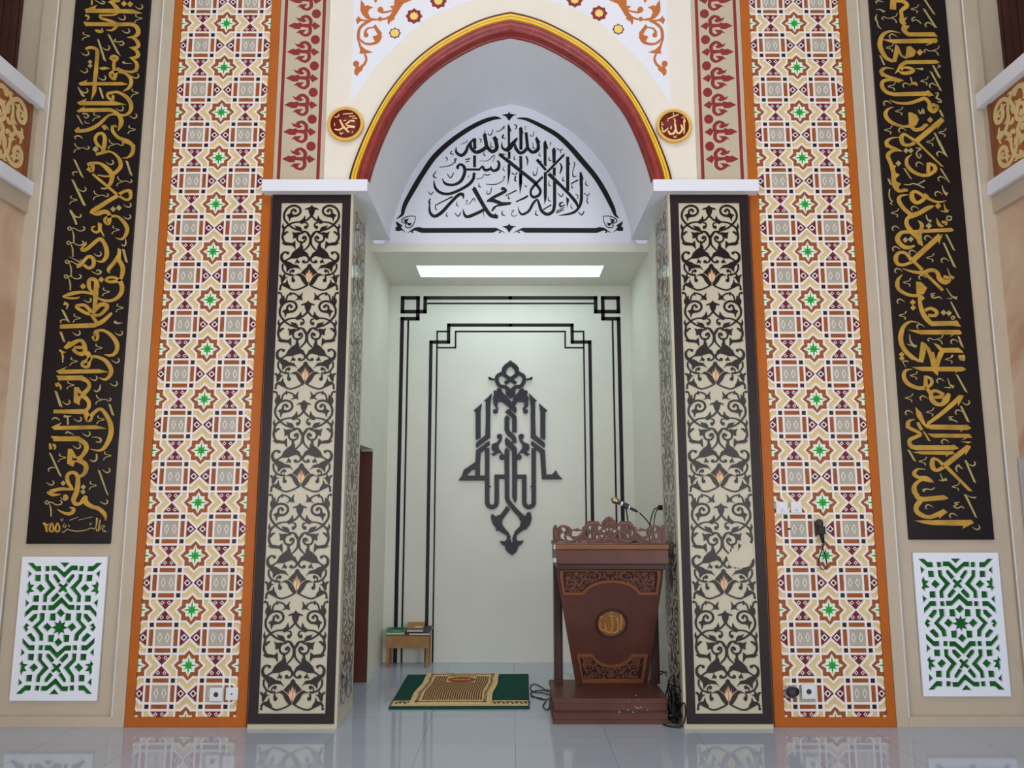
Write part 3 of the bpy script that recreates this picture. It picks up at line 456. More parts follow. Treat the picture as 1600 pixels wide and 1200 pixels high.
TYMP_TEXT = """
@0,0,1
S 783,185.5,1 773,184.5,5.5 755,190,7 730,203,7.5 702,223,8 678,246,8.5 660,272,8 648.5,291,8.2 640.5,305,7.6 634,317,7 630,328,6 628.5,335,4.5 620,342,1
S 808,185,1 823,186.5,5 845,196.5,6.5 870,211,7.5 890,229,8 910,252,8.5 930,276,8 945,300,8 957,324,7 961,335,4.5 967,341,1
@660,170,10
P 1355,45 1375,80 1470,95 1420,110 1400,130 1385,150 1355,190 1325,150 1310,125 1280,110 1240,95 1335,80
P 1350,235 1395,355 1370,350 1370,590 1335,600 1330,270; L 1355,670,42 1355,780,42; P 1330,870 1375,850 1375,1000 1335,1200 1330,1000; S 1150,365,6 1230,330,14 1280,270,10 1270,320,14; S 1270,400,20 1250,450,24 1300,465,10
S 530,600,8 530,680,40 610,730,50 680,670,50 720,570,40 810,465,30; L 815,500,50 820,630,50; P 820,450 850,490 800,520; S 750,530,40 765,620,50 840,680,55 930,650,60 1000,600,60; L 970,400,55 1010,620,60; P 960,370 1010,400 960,430; S 1010,600,60 1090,670,55 1160,620,60 1150,520,60 1120,440,60; P 1130,420 1195,490 1120,480
S 600,555,5 690,520,10 700,485,10; S 890,465,10 920,490,16 900,530,8; S 1030,380,8 1040,410,14 1080,400,14 1100,320,10; S 1070,520,8 1070,590,14 1100,600,16; S 970,340,10 985,370,6; S 460,660,14 440,700,18 490,715,10; S 960,670,6 960,720,16 990,735,10; S 360,755,12 390,780,14 370,825,6
S 1240,520,8 1250,610,35 1330,650,45 1400,590,40 1480,460,30; L 1540,300,50 1540,640,50; S 1450,540,10 1460,630,40 1540,690,50 1600,660,50
L 815,730,46 815,915,46; S 560,940,45 550,900,40 600,870,40 650,910,50 660,1000,50 600,1130,50 480,1190,40 360,1170,40 310,1090,8; L 650,950,36 890,950,36; S 880,960,34 940,890,20; S 940,900,40 980,960,45 1060,940,40 1070,900,16; S 1070,930,40 1110,970,40 1180,940,50 1200,860,40 1170,810,30
S 270,915,10 420,890,14 500,840,12 530,780,14 500,800,16 520,850,8; L 670,795,18 745,780,24; L 675,835,12 730,815,16; S 890,815,6 1020,810,10 1100,740,12 1130,740,10 1100,830,8; S 385,1015,10 440,1080,16 490,1000,12; S 220,970,8 170,1050,20 220,1085,14; S 730,1040,6 715,1070,14; S 840,1100,8 930,1080,10 970,1020,10 1000,1040,14 1060,1025,16; S 1280,900,6 1260,950,14 1290,970,12
L 1200,710,50 1600,1030,50; P 1190,690 1310,715 1230,730; S 1430,250,8 1470,270,12 1450,320,6; S 1440,730,6 1430,780,14 1450,800,12; S 1400,1000,12 1450,1030,10 1480,990,12; S 1460,1050,10 1450,1120,16 1475,1135,12; S 990,1180,8 1150,1180,14 1260,1120,10 1280,1050,20
@660,260,10
P 1330,0 1375,0 1375,100 1335,300; L 810,100,46 800,190,46; S 805,180,46 740,270,50 600,360,45 420,430,45 280,410,45 200,330,40 180,220,10; S 640,510,6 630,440,50 560,450,50 430,580,50 300,720,55 190,780,50 120,720,40 110,600,20 110,500,8; L 210,605,16 475,470,22; S 210,600,14 205,660,14 230,680,16
S 130,510,10 100,560,24 130,580,14; S 95,395,12 130,440,14 175,395,12; S 540,550,6 535,600,16 560,620,12; S 390,720,6 370,770,14 400,780,14; S 505,730,12 560,780,16 600,720,14; S 890,260,6 880,310,16 915,325,14; S 1250,690,6 1245,750,20 1290,770,14; S 1385,690,6 1430,690,8 1390,740,10 1420,780,10 1490,755,6; S 670,590,5 740,580,8 800,500,14 825,550,8; S 675,545,8 705,530,10 690,570,8
L 800,340,68 970,640,60; S 950,605,60 1060,760,60 1180,790,60; P 800,310 840,340 790,370; P 1140,730 1190,800 1100,790; S 1240,370,40 1260,340,40 1300,380,45 1240,420,50 1100,490,45 1010,550,30; P 1000,550 1110,500 1250,560 1400,560 1370,600 1160,630 1100,700 1070,700 1110,630 1190,590 1090,560
S 970,670,50 880,720,50 720,785,50 660,760,40 635,670,10; S 1010,380,10 1010,430,14 1060,420,14 1080,330,12; L 1300,460,14 1470,375,22; S 1350,460,10 1340,500,16 1370,510,12; S 960,700,10 955,740,10 970,800,4; L 1465,555,20 1600,490,30; P 1510,100 1560,110 1555,280 1525,440 1510,280
P 1355,890 1375,925 1470,940 1420,955 1400,975 1385,995 1355,1035 1325,995 1310,970 1280,955 1240,940 1335,925
@0,0,1
Pm 636.6,364 647.5,356 655,354.9 661,356.4 775,356 785,361 790,364 784,362 778,360 770,363.7 659,364 648,360; Dm 644.6,362.8,1.4; Dm 781,363,1.5
@610,290,13.333
Sm 520,640,14 380,640,16 260,690,20 240,750,20 300,790,16; Sm 520,640,14 510,740,14 450,850,18 370,880,18 310,850,18 330,800,16; Pm 280,710 390,685 350,740 360,780 430,780 450,750 420,840 370,830 340,790 310,800; Pm 120,740 200,800 250,830 220,870 320,985 240,930 180,950 105,940 110,870 150,850 120,800
@790,170,10
S 0,650,45 60,590,45 110,530,40 180,455,20; S 150,560,30 160,620,50 220,690,50 290,670,50 345,600,50; L 320,370,45 345,620,50; S 350,620,50 420,680,50 500,640,60 510,560,50 480,460,50; P 480,430 550,530 500,520 470,480; L 235,300,50 240,640,46; P 245,275 285,400 210,310; L 235,740,46 240,945,46; L 235,1030,46 235,1180,46
P 625,490 670,635 640,620 640,905 595,880 590,530; P 760,600 785,650 780,830 735,860 725,640; L 490,795,50 630,960,40; P 465,780 580,830 530,830; L 645,995,36 910,720,36; P 900,720 930,685 900,760; L 670,1020,50 860,1200,50; L 0,780,46 460,1150,50; L 480,1170,30 575,1070,35
L 620,1000,46 620,1200,46; P 740,930 780,915 780,1060 735,1030; P 970,760 1015,880 990,870 990,1200 945,1200 945,790; P 1175,985 1220,1105 1200,1090 1200,1200 1155,1200 1155,1000
S 145,245,10 175,270,14 155,325,6; S 305,270,10 315,330,8; S 380,400,8 400,430,12 430,420,10 440,360,12; S 415,530,8 430,560,8 430,620,14 460,610,10; S 535,680,6 520,720,16 550,740,14; S 320,740,20 345,810,24 335,890,6; S 140,730,6 130,780,14 155,795,10; S 690,530,16 710,540,10 690,580,8; S 680,750,10 680,800,16 715,815,14
S 800,620,14 850,650,12 890,630,18; S 860,650,10 860,690,16; S 850,850,14 880,920,24 850,1020,6; S 905,1060,6 890,1110,16 920,1130,12; S 1060,830,8 1080,860,14 1050,980,12 1060,1060,20 1110,1050,8; L 1020,1170,12 1130,1110,18; S 430,980,10 440,1030,14 480,1030,12 500,910,10; S 95,1005,12 150,1030,12 185,1000,12; S 150,1050,8 140,1120,14 175,1135,10
@820,250,10
L 0,225,50 170,370,50; S 160,360,50 240,470,45 220,550,45 130,580,45 90,510,35 130,420,40 280,260,30; L 320,190,46 320,560,50; P 295,550 345,550 340,600 310,700; L 460,120,46 460,220,46; L 465,330,50 465,700,50; S 465,690,50 440,800,50 350,850,50 260,790,50 220,680,40 190,620,30 130,680,40 60,800,40 -40,850,36 -90,800,20 -100,730,6
L 290,775,20 415,700,20; L 380,215,50 700,540,50; S 690,530,50 790,650,50 835,740,30; L 670,-50,50 670,480,50; P 645,575 690,610 690,640 660,750; S 880,240,50 885,500,50 880,640,50 840,750,40 740,830,40 530,870,8; P 880,180 920,300 880,290 855,220
S 600,660,14 550,680,30 560,730,25 630,700,14; L 490,805,14 620,740,14; L 490,830,16 610,775,16; S 200,110,10 180,230,12 140,240,14 130,200,8; S 380,325,6 375,390,16 405,410,12; S 370,570,6 370,630,18 405,645,12; S 180,780,6 170,850,20 210,870,14; S 550,50,20 570,110,20 545,215,6; S 600,265,6 590,320,16 620,330,10
L 720,375,14 830,315,20; S 735,385,8 735,430,16 760,440,12; S 960,320,6 950,380,16 990,405,14; S 925,515,12 980,560,12 1010,520,14; S 980,580,12 970,650,16 995,680,14; S 515,520,12 570,575,16 600,525,14; S 790,535,14 830,560,14 815,620,6; S 730,690,6 720,740,14 755,760,10; S 835,815,12 890,860,18 925,800,16; S 0,400,20 30,420,16; S -30,610,30 50,560,30
"""
EMBLEM = """
@705,550,16
Pm 1480,200 1430,250 1340,310 1280,380 1260,470 1370,560 1370,470 1420,400 1480,355; Sm 1310,480,110 1330,570,100 1480,680,100 1620,790,90; Sm 1290,530,100 1160,600,95 1140,720,95 1220,850,95 1360,880,95 1480,1010,130
P 1360,950 1600,950 1600,1080 1480,1170 1370,1080; Sm 960,620,60 970,670,60 1080,690,50
Pm 1060,960 1110,960 1130,985 1150,900 1250,920 1280,1000 1420,1150 1420,1250 1080,1250 1040,1150 1080,1060
@705,610,16
P 1060,20 1240,40 1600,400 1600,570 1380,370 1240,270 1170,300 1150,380 1175,470 1130,450 1060,350 1050,260 1040,190 1070,100; Dm 1105,525,62; Sm 1140,420,45 1165,490,40
Pm 560,500 680,400 770,320 735,540 735,1200 615,1200 615,560; Pm 815,260 910,180 1020,65 975,400 975,1200 865,1200 865,280
@720,640,13.333
Pm 310,60 410,60 410,580 325,640 310,600; Pm 525,60 615,60 610,540 590,600 330,800 310,740 320,690 510,530; P 912,180 958,108 1025,182 1008,215 912,215
@790,610,16
P 0,120 250,400 285,490 240,575 0,350; P 355,0 540,0 560,60 530,100 575,170 575,230 560,300 575,350 560,400 500,450 470,500 440,470 470,380 460,310 420,265 370,250 300,280 240,370 150,290 350,50
@720,640,13.333
S 950,20,95 1090,130,95 1115,200,95 1115,480,95; L 960,160,98 960,440,98; S 960,400,98 990,480,98 1100,590,98 1120,700,80; P 915,640 940,575 1020,640 1160,790 1170,860 1170,1250 1070,1250 1065,860 930,740; P 910,850 945,785 1015,850 1005,1250 910,1250
Dm 808,560,58; Sm 840,590,45 810,650,55 780,700,60; Pm 790,660 650,720 635,800 660,860 690,860 690,890 650,920 610,920 690,970 770,910 830,910 900,940 900,960 790,800; Dm 860,990,60
@705,680,8.889
Pm 530,75 540,130 410,250 400,400 335,400 345,210
P 400,380 400,560 335,560 335,380; P 335,370 335,475 280,490 215,560 470,560 470,630 100,630 150,560 175,480 250,430
P 1245,390 1310,390 1320,545 1400,545 1455,485 1480,540 1550,615 1260,615
Lm 500,180,62 500,950,62; Sm 500,930,62 515,975,62 567,998,62 615,975,62 632,930,62; Lm 632,940,62 632,548,62; Lm 605,577,62 760,577,62
L 775,370,66 775,880,62; S 775,860,62 800,930,62 900,1050,64 1000,1150,70; L 880,370,68 880,870,66; P 847,860 913,860 910,900 885,945
@740,770,13.333
P 690,270 760,345 600,560 590,640 640,730 730,830 770,920 760,1010 790,1040 790,1200 670,1200 650,1110 590,1080 535,1000 650,1010 690,960 690,890 600,840 510,780 470,800 465,730 400,650 360,530 370,430 460,490 560,450
P 1110,410 1185,400 1210,530 1180,650 1110,730 1100,770 1060,760 960,830 890,890 890,960 920,1005 1045,990 990,1080 930,1110 900,1200 790,1200 790,1040 820,1010 800,960 860,800 960,700 985,610 900,440 900,370 980,430 1080,480
P 670,1195 910,1195 860,1250 800,1300 740,1260
"""
ARAB = """
@1050,310,13.333
P 772,135 730,180 650,205 625,235 700,225 720,300 745,345 750,375 780,375; S 775,360,35 700,440,35 640,475,30; P 640,355 665,450 620,520 570,530 530,480 600,430; S 560,490,30 450,495,28 350,530,35 240,620,38 215,720,42 215,830,45 280,930,42 400,960,45 450,960,50
S 640,500,20 700,520,30 715,580,30 680,600,40; D 675,600,35; S 320,550,40 220,430,40 210,300,42 280,190,42 400,150,42 510,190,42 540,280,42 480,350,42 400,360,50; P 255,350 330,310 340,240 400,210 430,230 375,260 370,310 410,350 450,370 350,400 325,480 300,390; S 350,260,26 395,222,28 435,245,34; D 435,262,28
S 320,555,35 440,630,35 590,680,30; P 440,560 480,575 560,590 600,640 600,700 480,630; S 590,690,35 700,700,40 770,780,42 792,860,45 770,980,35 670,1090,25; P 730,690 795,790 785,850 700,730
S 640,710,35 540,750,35 515,830,35 560,900,35 650,905,35 700,850,35 690,800,30 650,790,40; D 645,820,32; P 400,690 450,715 560,700 520,780 490,820 430,835 430,770; P 205,510 215,580 260,600 230,660 195,640 175,580; S 235,760,40 280,705,40 322,700,25
P 200,930 250,905 420,930 480,880 490,960 500,1060 430,980 270,975; S 580,890,34 620,960,50
@1050,380,13.333
P 590,0 650,60 665,150 760,210 795,290 690,265 600,290 540,315 410,320 330,370 290,360 400,290 440,200 500,140 580,80; S 690,230,50 780,290,45 790,360,35 730,405,30 690,385,40; D 688,383,34; P 550,320 570,360 605,375 590,425 550,400 505,425 530,370
D 345,205,30; S 345,190,25 280,185,35 220,250,48 240,350,62 330,410,90; P 290,370 400,390 480,440 580,460 655,560 600,520 500,510 420,530 350,600 340,500 270,420; S 260,430,35 260,530,35 320,620,35; S 320,620,35 420,660,35 500,660,40; D 480,575,35; S 470,560,25 425,590,25 430,650,20
P 818,420 780,450 770,490 700,560 650,615 720,670 770,720 822,840; P 500,680 600,630 660,630 740,700 822,810 826,880 760,870 690,790 640,700 580,670; D 505,775,38; S 490,690,34 480,760,34; S 810,870,30 700,930,30 550,975,30 440,940,35
P 380,750 400,830 450,900 450,960 380,930 280,880 250,960 225,900 260,840 350,820; D 245,955,25; P 190,660 240,655 270,690 320,620 330,700 390,710 340,730 280,830 250,820 240,720
"""
ARAB_F = """
@1050,380,13.333
P 818,800 790,760 745,650 772,690 760,600 792,665 800,560 812,640 822,520 822,805
"""
ARAB_E = """
@1050,380,13.333
S 655,632,6 720,670,12 770,730,12 815,815,10
"""
ARAB_B = """
@1055,440,13.333
D 165,235,25; S 165,230,30 210,250,30 230,330,34; P 275,285 290,370 320,390 230,470 210,490 180,410 200,350 240,330; S 320,400,30 340,300,30 400,250,30 480,250,28 560,290,30; P 655,220 640,310 665,385 590,370 495,395 560,350 540,290 600,290; S 400,215,24 412,290,24
"""
GRILLE = """
@30,860,10.667
P 150,215 230,215 280,270 360,270 360,340 270,340; P 440,270 500,270 500,335 440,340; Pc 730,210 865,210 795,280; Pc 580,265 665,265 790,375 910,260 1010,260 1010,325 920,325 790,455 665,330 575,330
P 155,345 205,390 150,450; P 270,415 355,415 350,510 265,505; P 435,405 490,405 490,490 600,625 460,760 455,855 395,855 405,750 520,630 435,500; P 575,405 610,405 685,510 640,550 570,440
Pc 690,580 715,550 768,595 825,545 845,575 800,625 835,680 810,700 765,660 705,700 690,680 735,620; P 175,515 185,580 240,580 190,640 240,680 165,690 155,740 120,690 145,660 145,560; P 355,565 420,635 355,695 290,630; P 240,760 325,755 320,850 230,850
P 630,710 670,755 575,850 530,850 535,805; P 110,825 160,875 105,935; P 220,920 310,920 305,990 220,990 90,1110 100,1035; P 385,925 445,920 445,990 385,990; Pc 530,920 600,920 750,785 870,915 960,915 955,985 865,985 745,870 620,990 525,990
Pc 725,980 790,1045 725,1110 665,1045; P 520,1060 600,1055 600,1165 510,1160; P 155,1160 250,1065 300,1065 290,1115 210,1195
@0,900,4
Py 250,235 278,235 275,275 230,320 268,365 268,402 245,402 242,370 205,320 248,280; Py 295,295 320,320 295,345 270,320; Py 165,297 180,310 162,320 175,333 160,347 147,322
"""
FLEUR = """
@430,100,10
D 590,435,72; P 510,620 560,570 655,635 560,695; P 140,630 240,580 275,590 345,575 360,600 480,600 510,630 480,662 380,648 345,650 330,680 250,680
S 490,625,56 500,540,58 440,480,50 375,485,34; P 265,490 320,515 370,465 410,485 400,525 440,545 390,578 300,545; S 485,640,56 490,735,55 430,785,46 360,760,34; P 260,750 320,700 430,695 385,740 370,795 300,740
"""
FLOURISH = """
@540,0,10
P 240,0 290,60 300,95 350,85 430,120 370,150 350,200 390,280 500,300 490,322 400,325 320,290 260,230 230,160; P 200,245 220,280 260,305 400,320 380,342 250,330 220,345 185,380 170,340 160,300 185,285; S 400,325,30 300,370,45 220,450,45 200,560,50 210,640,50; P 190,640 225,650 250,720 310,775 425,820 330,835 300,845 215,835 230,790 205,700
S 225,620,30 300,680,35 400,690,40 500,650,55 545,560,60; P 465,380 500,430 570,520 545,620 490,560 500,540 450,450 420,430; P 420,575 490,550 540,560 520,660 455,640; S 430,430,22 340,450,26 300,520,44; D 320,550,38
S 500,310,30 620,295,30 720,250,45; P 660,300 760,240 770,300 700,340 675,395 655,350; D 540,300,35; D 545,155,46; S 560,195,36 640,190,30 750,160,25; P 760,0 1040,0 900,60 840,150 780,250 700,280 690,240 750,160 690,100 760,90; P 440,0 500,0 470,50
S 300,850,30 325,920,35 290,1010,40 235,1045,40; D 165,1000,48; P 165,1035 270,1050 265,1095 200,1150 185,1190 140,1160 135,1110
"""
MED_L = """
@430,100,10
S 1010,870,25 1060,970,30 1150,1070,25; S 1240,900,30 1180,890,25 1100,950,25; P 1100,950 1180,960 1250,970 1240,1005 1150,995 1110,1030 1090,1010 1140,985; S 1090,980,25 1000,1030,25 930,1020,20; L 1060,785,14 1215,775,16; L 1155,820,14 1250,815,14; S 1200,850,6 1280,850,20
S 920,830,6 970,830,16 1000,790,16; S 925,920,8 930,970,16; S 1070,890,12 1110,880,12; S 1010,1060,12 1030,1100,14 1060,1070,12; S 1210,1050,8 1200,1080,16
"""
MED_R = """
@1010,150,10
P 585,325 615,400 600,420 600,580 580,600 575,400; S 540,450,25 560,520,30 520,580,30 470,560,30 445,430,30; P 440,370 460,380 450,440 430,400; S 455,520,30 430,580,35 370,595,30 340,540,25; S 240,470,12 260,560,22 300,540,22 340,500,16; S 390,470,16 380,520,22
S 245,410,12 240,450,12 270,445,12; L 335,360,16 500,290,16; S 415,260,10 430,310,12; L 545,345,10 580,325,10; S 415,365,12 450,360,12; S 420,630,12 450,650,14 465,620,12; S 330,370,12 335,400,8
"""
# ================================================================== the setting
XC = 1.4445
g = Geo(); g.box(-5.2, 5.2, -9.9, 2.2, -0.12, 0.0, M_floor); o = g.build('floor'); struct(o, 'glossy pale grey tiled floor of the prayer hall', 'floor')
g = Geo(); g.box(-5.2, 5.2, -9.9, 0.2, 7.6, 7.75, M_white); struct(g.build('ceiling'), 'white hall ceiling', 'ceiling')
# arch outlines (left half, photograph pixels on the wall plane), mirrored about the axis
ARCH_IN = [(577, 288), (585, 260), (600, 220), (620, 180), (650, 142), (685, 110), (725, 85), (762, 68), (797.5, 60)]
ARCH_OUT = [(547, 277), (555, 252), (570, 215), (590, 175), (612, 140), (645, 100), (687, 67), (737, 40), (770, 28), (797.5, 22)]
def half_to_full(pts, sub=5, z0=None):
    P = [Vector((xz(*p)[0], xz(*p)[1], 0)) for p in pts]
    P[-1].x = 0
    P = cr3(P, sub); P = [(p.x, p.y) for p in P]
    if z0 is not None: P = [(P[0][0]-0.004, z0)] + P
    return P + [(-x, z) for x, z in P[:-1]][::-1]
A_in = half_to_full(ARCH_IN, 5, 3.70); A_out = half_to_full(ARCH_OUT, 5)
def resample(P, n):
    d = [0]
    for a, b in zip(P, P[1:]): d.append(d[-1]+math.hypot(b[0]-a[0], b[1]-a[1]))
    out = []
    for i in range(n):
        t = d[-1]*i/(n-1); k = 0
        while k < len(d)-2 and d[k+1] < t: k += 1
        q = (t-d[k])/max(d[k+1]-d[k], 1e-9); out.append((P[k][0]+(P[k+1][0]-P[k][0])*q, P[k][1]+(P[k+1][1]-P[k][1])*q))
    return out
NO = 97; A_in = [A_in[0]] + resample(A_in[1:-1] if False else A_in[1:], NO) if False else resample(A_in, NO)
# front wall: opening for the two pillars and the arch
g = Geo(); fn = front(0.02)
outl = [(-5.2, 0), (-1.735, 0), (-1.735, 3.72)] + [(x, max(z, 3.72)) for x, z in A_in if z > 3.72] + [(1.735, 3.72), (1.735, 0), (5.2, 0), (5.2, 7.6), (-5.2, 7.6)]
g.holed(outl, [], lambda u, v, h: (u, 0.02-h, v), -0.03, 0.0, M_beige)
for s in (-1, 1): pass
struct(g.build('wall_front'), 'beige front wall behind the tile bands and lettered panels', 'wall')
g = Geo()
up = [(-1.376, 3.72)] + [p for p in A_in if p[1] > 3.72] + [(1.376, 3.72), (1.376, 7.6), (-1.376, 7.6)]
g.holed(up, [], fn, 0.0, 0.02, M_cream)
for s in (-1, 1):
    g.box(min(s*1.376, s*1.76), max(s*1.376, s*1.76), 0.008, 0.02, 3.75, 7.6, M_stripbg)
wallf = struct(g.build('wall_upper'), 'cream upper wall pierced by the pointed arch, with painted ornament', 'wall')
# white painted spandrel ground
sp_px = [(553, 0), (551.5, 60), (549.5, 120), (546.5, 163), (560, 143), (590, 101), (630, 61), (660, 34), (690, 18), (735, 2)]
spL = [xz(*p, 0.0) for p in sp_px]; topz = 7.4
g = Geo()
poly = [(spL[0][0], topz), (spL[0][0], spL[0][1])] + spL[1:] + [(-0.02, spL[-1][1]+0.12), (-0.02, topz)]
for s in (1, -1): g.prism([(s*x, z) for x, z in poly], front(0.0), 0, 0.0012, M_white)
o = g.build('spandrel_ground', wallf)
# raised trims beside the black panels
n = 0
for s in (-1, 1):
    g = Geo()
    g.box(min(s*3.45, s*3.56), max(s*3.45, s*3.56), -0.012, 0.02, 0.0, 7.5, M_beige)
    g.box(min(s*2.562, s*2.642), max(s*2.562, s*2.642), -0.012, 0.02, 0.0, 7.5, M_beige)
    g.box(min(s*2.642, s*3.45), max(s*2.642, s*3.45), -0.012, 0.02, 0.0, 0.07, M_beige)
    for xx in (3.447, 2.645): g.tube([(s*xx, -0.010, 0.066), (s*xx, -0.010, 7.45)], 0.0065, M_edgeglint, seg=10, sub=0)  # pale tubes added along the trim edges as painted glossy highlights
    n += 1
    struct(g.build('trim_%d' % n, bevel=0.004), 'beige raised moulding around the %s lettered panel' % ('left' if s < 0 else 'right'), 'trim')
# niche
g = Geo(); g.box(-1.5, 1.5, 2.03, 2.15, 0, 3.70, M_niche); wallb = struct(g.build('wall_back'), 'pale back wall of the niche with dark double frame lines', 'wall')
for s in (-1, 1):
    g = Geo()
    f2 = (lambda sg: (lambda u, v, h: (sg*(1.185+h), u, v)))(s)
    if s < 0: pr = [(0.475, 0), (0.53, 0), (0.53, 1.92), (1.27, 1.92), (1.27, 0), (2.03, 0), (2.03, 3.70), (0.475, 3.70)]
    else: pr = [(0.475, 0), (2.03, 0), (2.03, 3.70), (0.475, 3.70)]
    g.holed(pr, [], f2, 0.0, 0.14, M_niche)
    struct(g.build('wall_niche_left' if s < 0 else 'wall_niche_right'), 'pale %s side wall of the niche' % ('left' if s < 0 else 'right'), 'wall')
g = Geo(); g.box(-1.325, -1.285, 0.50, 1.30, 0.012, 1.94, M_door)
g.box(-1.285, -1.277, 0.62, 1.18, 0.15, 0.85, M_door); g.box(-1.285, -1.277, 0.62, 1.18, 1.0, 1.78, M_door)
door = struct(g.build('door_1', bevel=0.004), 'brown door set in the left niche wall', 'door')
g = Geo(); g.box(-1.30, -1.187, 1.25, 1.268, 0, 1.90, M_wood); g.box(-1.30, -1.187, 0.532, 0.55, 0, 1.90, M_wood2); g.build('door_frame', door)
# soffit slab with its lamp opening
g = Geo()
hole = [(-0.855, 1.357), (0.848, 1.357), (0.848, 1.722), (-0.855, 1.722)]
g.holed([(-1.185, 0.965), (1.185, 0.965), (1.185, 2.03), (-1.185, 2.03)], [hole], lambda u, v, h: (u, v, 3.59+h), 0.0, 0.075, M_niche)
struct(g.build('ceiling_niche'), 'flat niche soffit with a long lamp opening', 'ceiling')
lampo = empty('recessed_light', (0, 1.54, 3.665), 'long recessed ceiling light glowing bluish white in the niche soffit', 'light')
g = Geo()
g.box(-0.875, -0.857, 1.34, 1.74, 3.666, 3.80, M_lampbox); g.box(0.85, 0.868, 1.34, 1.74, 3.666, 3.80, M_lampbox)
g.box(-0.857, 0.85, 1.34, 1.356, 3.666, 3.80, M_lampbox); g.box(-0.857, 0.85, 1.724, 1.74, 3.666, 3.80, M_lampbox); g.build('housing', lampo)
g = Geo(); g.box(-0.857, 0.85, 1.356, 1.724, 3.76, 3.775, M_lamp); g.build('diffuser', lampo)
g = Geo(); 
for xx in (-0.43, 0.43): g.tube([(xx-0.33, 1.56, 3.735), (xx+0.33, 1.56, 3.735)], 0.014, M_tube, sub=0)
g.build('lamp_tube', lampo)
area('recessed_light_glow', (0, 1.54, 3.70), (0, 0, 0), 1.6, 0.32, 5.0, (0.74, 0.94, 1.0))
# vault and tympanum
g = Geo(); A = [(x*0.998, z if z < 3.75 else z-0.002) for x, z in A_in]; vs = [(x, 0.0, z) for x, z in A]+[(x, 0.99, z) for x, z in A]; n = len(A)
g.add(vs, [(i, i+1, n+i+1, n+i) for i in range(n-1)], M_vault, True)
vs = [(x*1.05, 0.02, 3.7+(z-3.7)*1.05) for x, z in A]+[(x*1.05, 0.99, 3.7+(z-3.7)*1.05) for x, z in A]
g.add(vs, [(i, i+1, n+i+1, n+i) for i in range(n-1)], M_vault, True)
struct(g.build('ceiling_vault'), 'smooth bluish white pointed vault behind the arch', 'vault')
g = Geo(); g.holed([(-1.10, 3.665)] + [(x*1.02, z+0.02) for x, z in A] + [(1.10, 3.665)], [], lambda u, v, h: (u, 0.985-h, v), -0.06, 0.0, M_white)
tymp = struct(g.build('wall_tympanum'), 'white lunette wall carrying the black arched calligraphy', 'wall')
def mirror_m(shapes, ax):
    extra = [x for x in shapes if 'm' in x[3]]
    return shapes + xform(extra, lambda x, z: (2*ax-x, z))
sh = mirror_m(parse(TYMP_TEXT, 0.985), xz(795.8, 250, 0.985)[0])
g = Geo(); put(g, sh, front(0.985), 0.0025, M_ink); o = g.build('calligraphy', tymp); tag(o, 'black interlaced calligraphy inside a black arched border')
# cornices over the pillars
for i, s in enumerate((-1, 1)):
    g = Geo(); L = [(1.80, -0.09), (1.035, -0.09), (1.035, 0.984), (1.19, 0.984), (1.19, 0.019), (1.80, 0.019)]
    g.holed([(s*x, y) for x, y in L], [], lambda u, v, h: (u, v, 3.70+h), 0.0, 0.088, M_white)
    struct(g.build('trim_%d' % (3+i), bevel=0.004), 'white slab cornice over the %s pillar' % ('left' if s < 0 else 'right'), 'cornice')
# ------------------------------------------------------------------ frame lines on the niche back wall
def bl(x, yy): return xz(400+x/4, 300+yy/4, 2.03)
def seg(gm, pts, w, mirror=True):
    for s in ((1, -1) if mirror else (1,)):
        for (a, b) in zip(pts, pts[1:]):
            (x0, z0), (x1, z1) = a, b
            g.box(min(s*x0, s*x1)-w/2, max(s*x0, s*x1)+w/2, 2.03-0.003, 2.03, max(0.0, min(z0, z1)-w/2), max(z0, z1)+w/2, gm)
g = Geo()
xo, zt = bl(917, 662); xr, zb = bl(1012, 748); w1 = 0.036; w2 = 0.017
seg(M_line, [(xo, zt), (xr, zt), (xr, zb), (xo, zb), (xo, zt)], w1)
xj, zj = bl(1010, 792); xk, zk = bl(1058, 662)
seg(M_line, [(xo, 0), (xo, zj), (xr, zj), (xr, zb)], w1); seg(M_line, [(0, zk), (xk, zk), (xk, zb), (xr, zb)], w1)
xt, zz = bl(952, 805); seg(M_line, [(xt, 0), (xt, zz)], w2); xt2, zt2 = bl(1075, 697); seg(M_line, [(0, zt2), (xt2, zt2)], w2)
xi, zi = bl(1094, 938); xi2, zi2 = bl(1205, 832); seg(M_line, [(xi, 0), (xi, zi), (xi2, zi), (xi2, zi2), (0, zi2)], w1*0.9)
xa, za = bl(1133, 872); xb, zb2 = bl(1247, 973); seg(M_line, [(xa, 0), (xa, za), (xi2, za)], w2*0.9); seg(M_line, [(0, za), (xb, za), (xb, zb2), (xa, zb2)], w2*0.9)
o = g.build('frame_lines', wallb); tag(o, 'dark brown double frame lines with knotted corners')
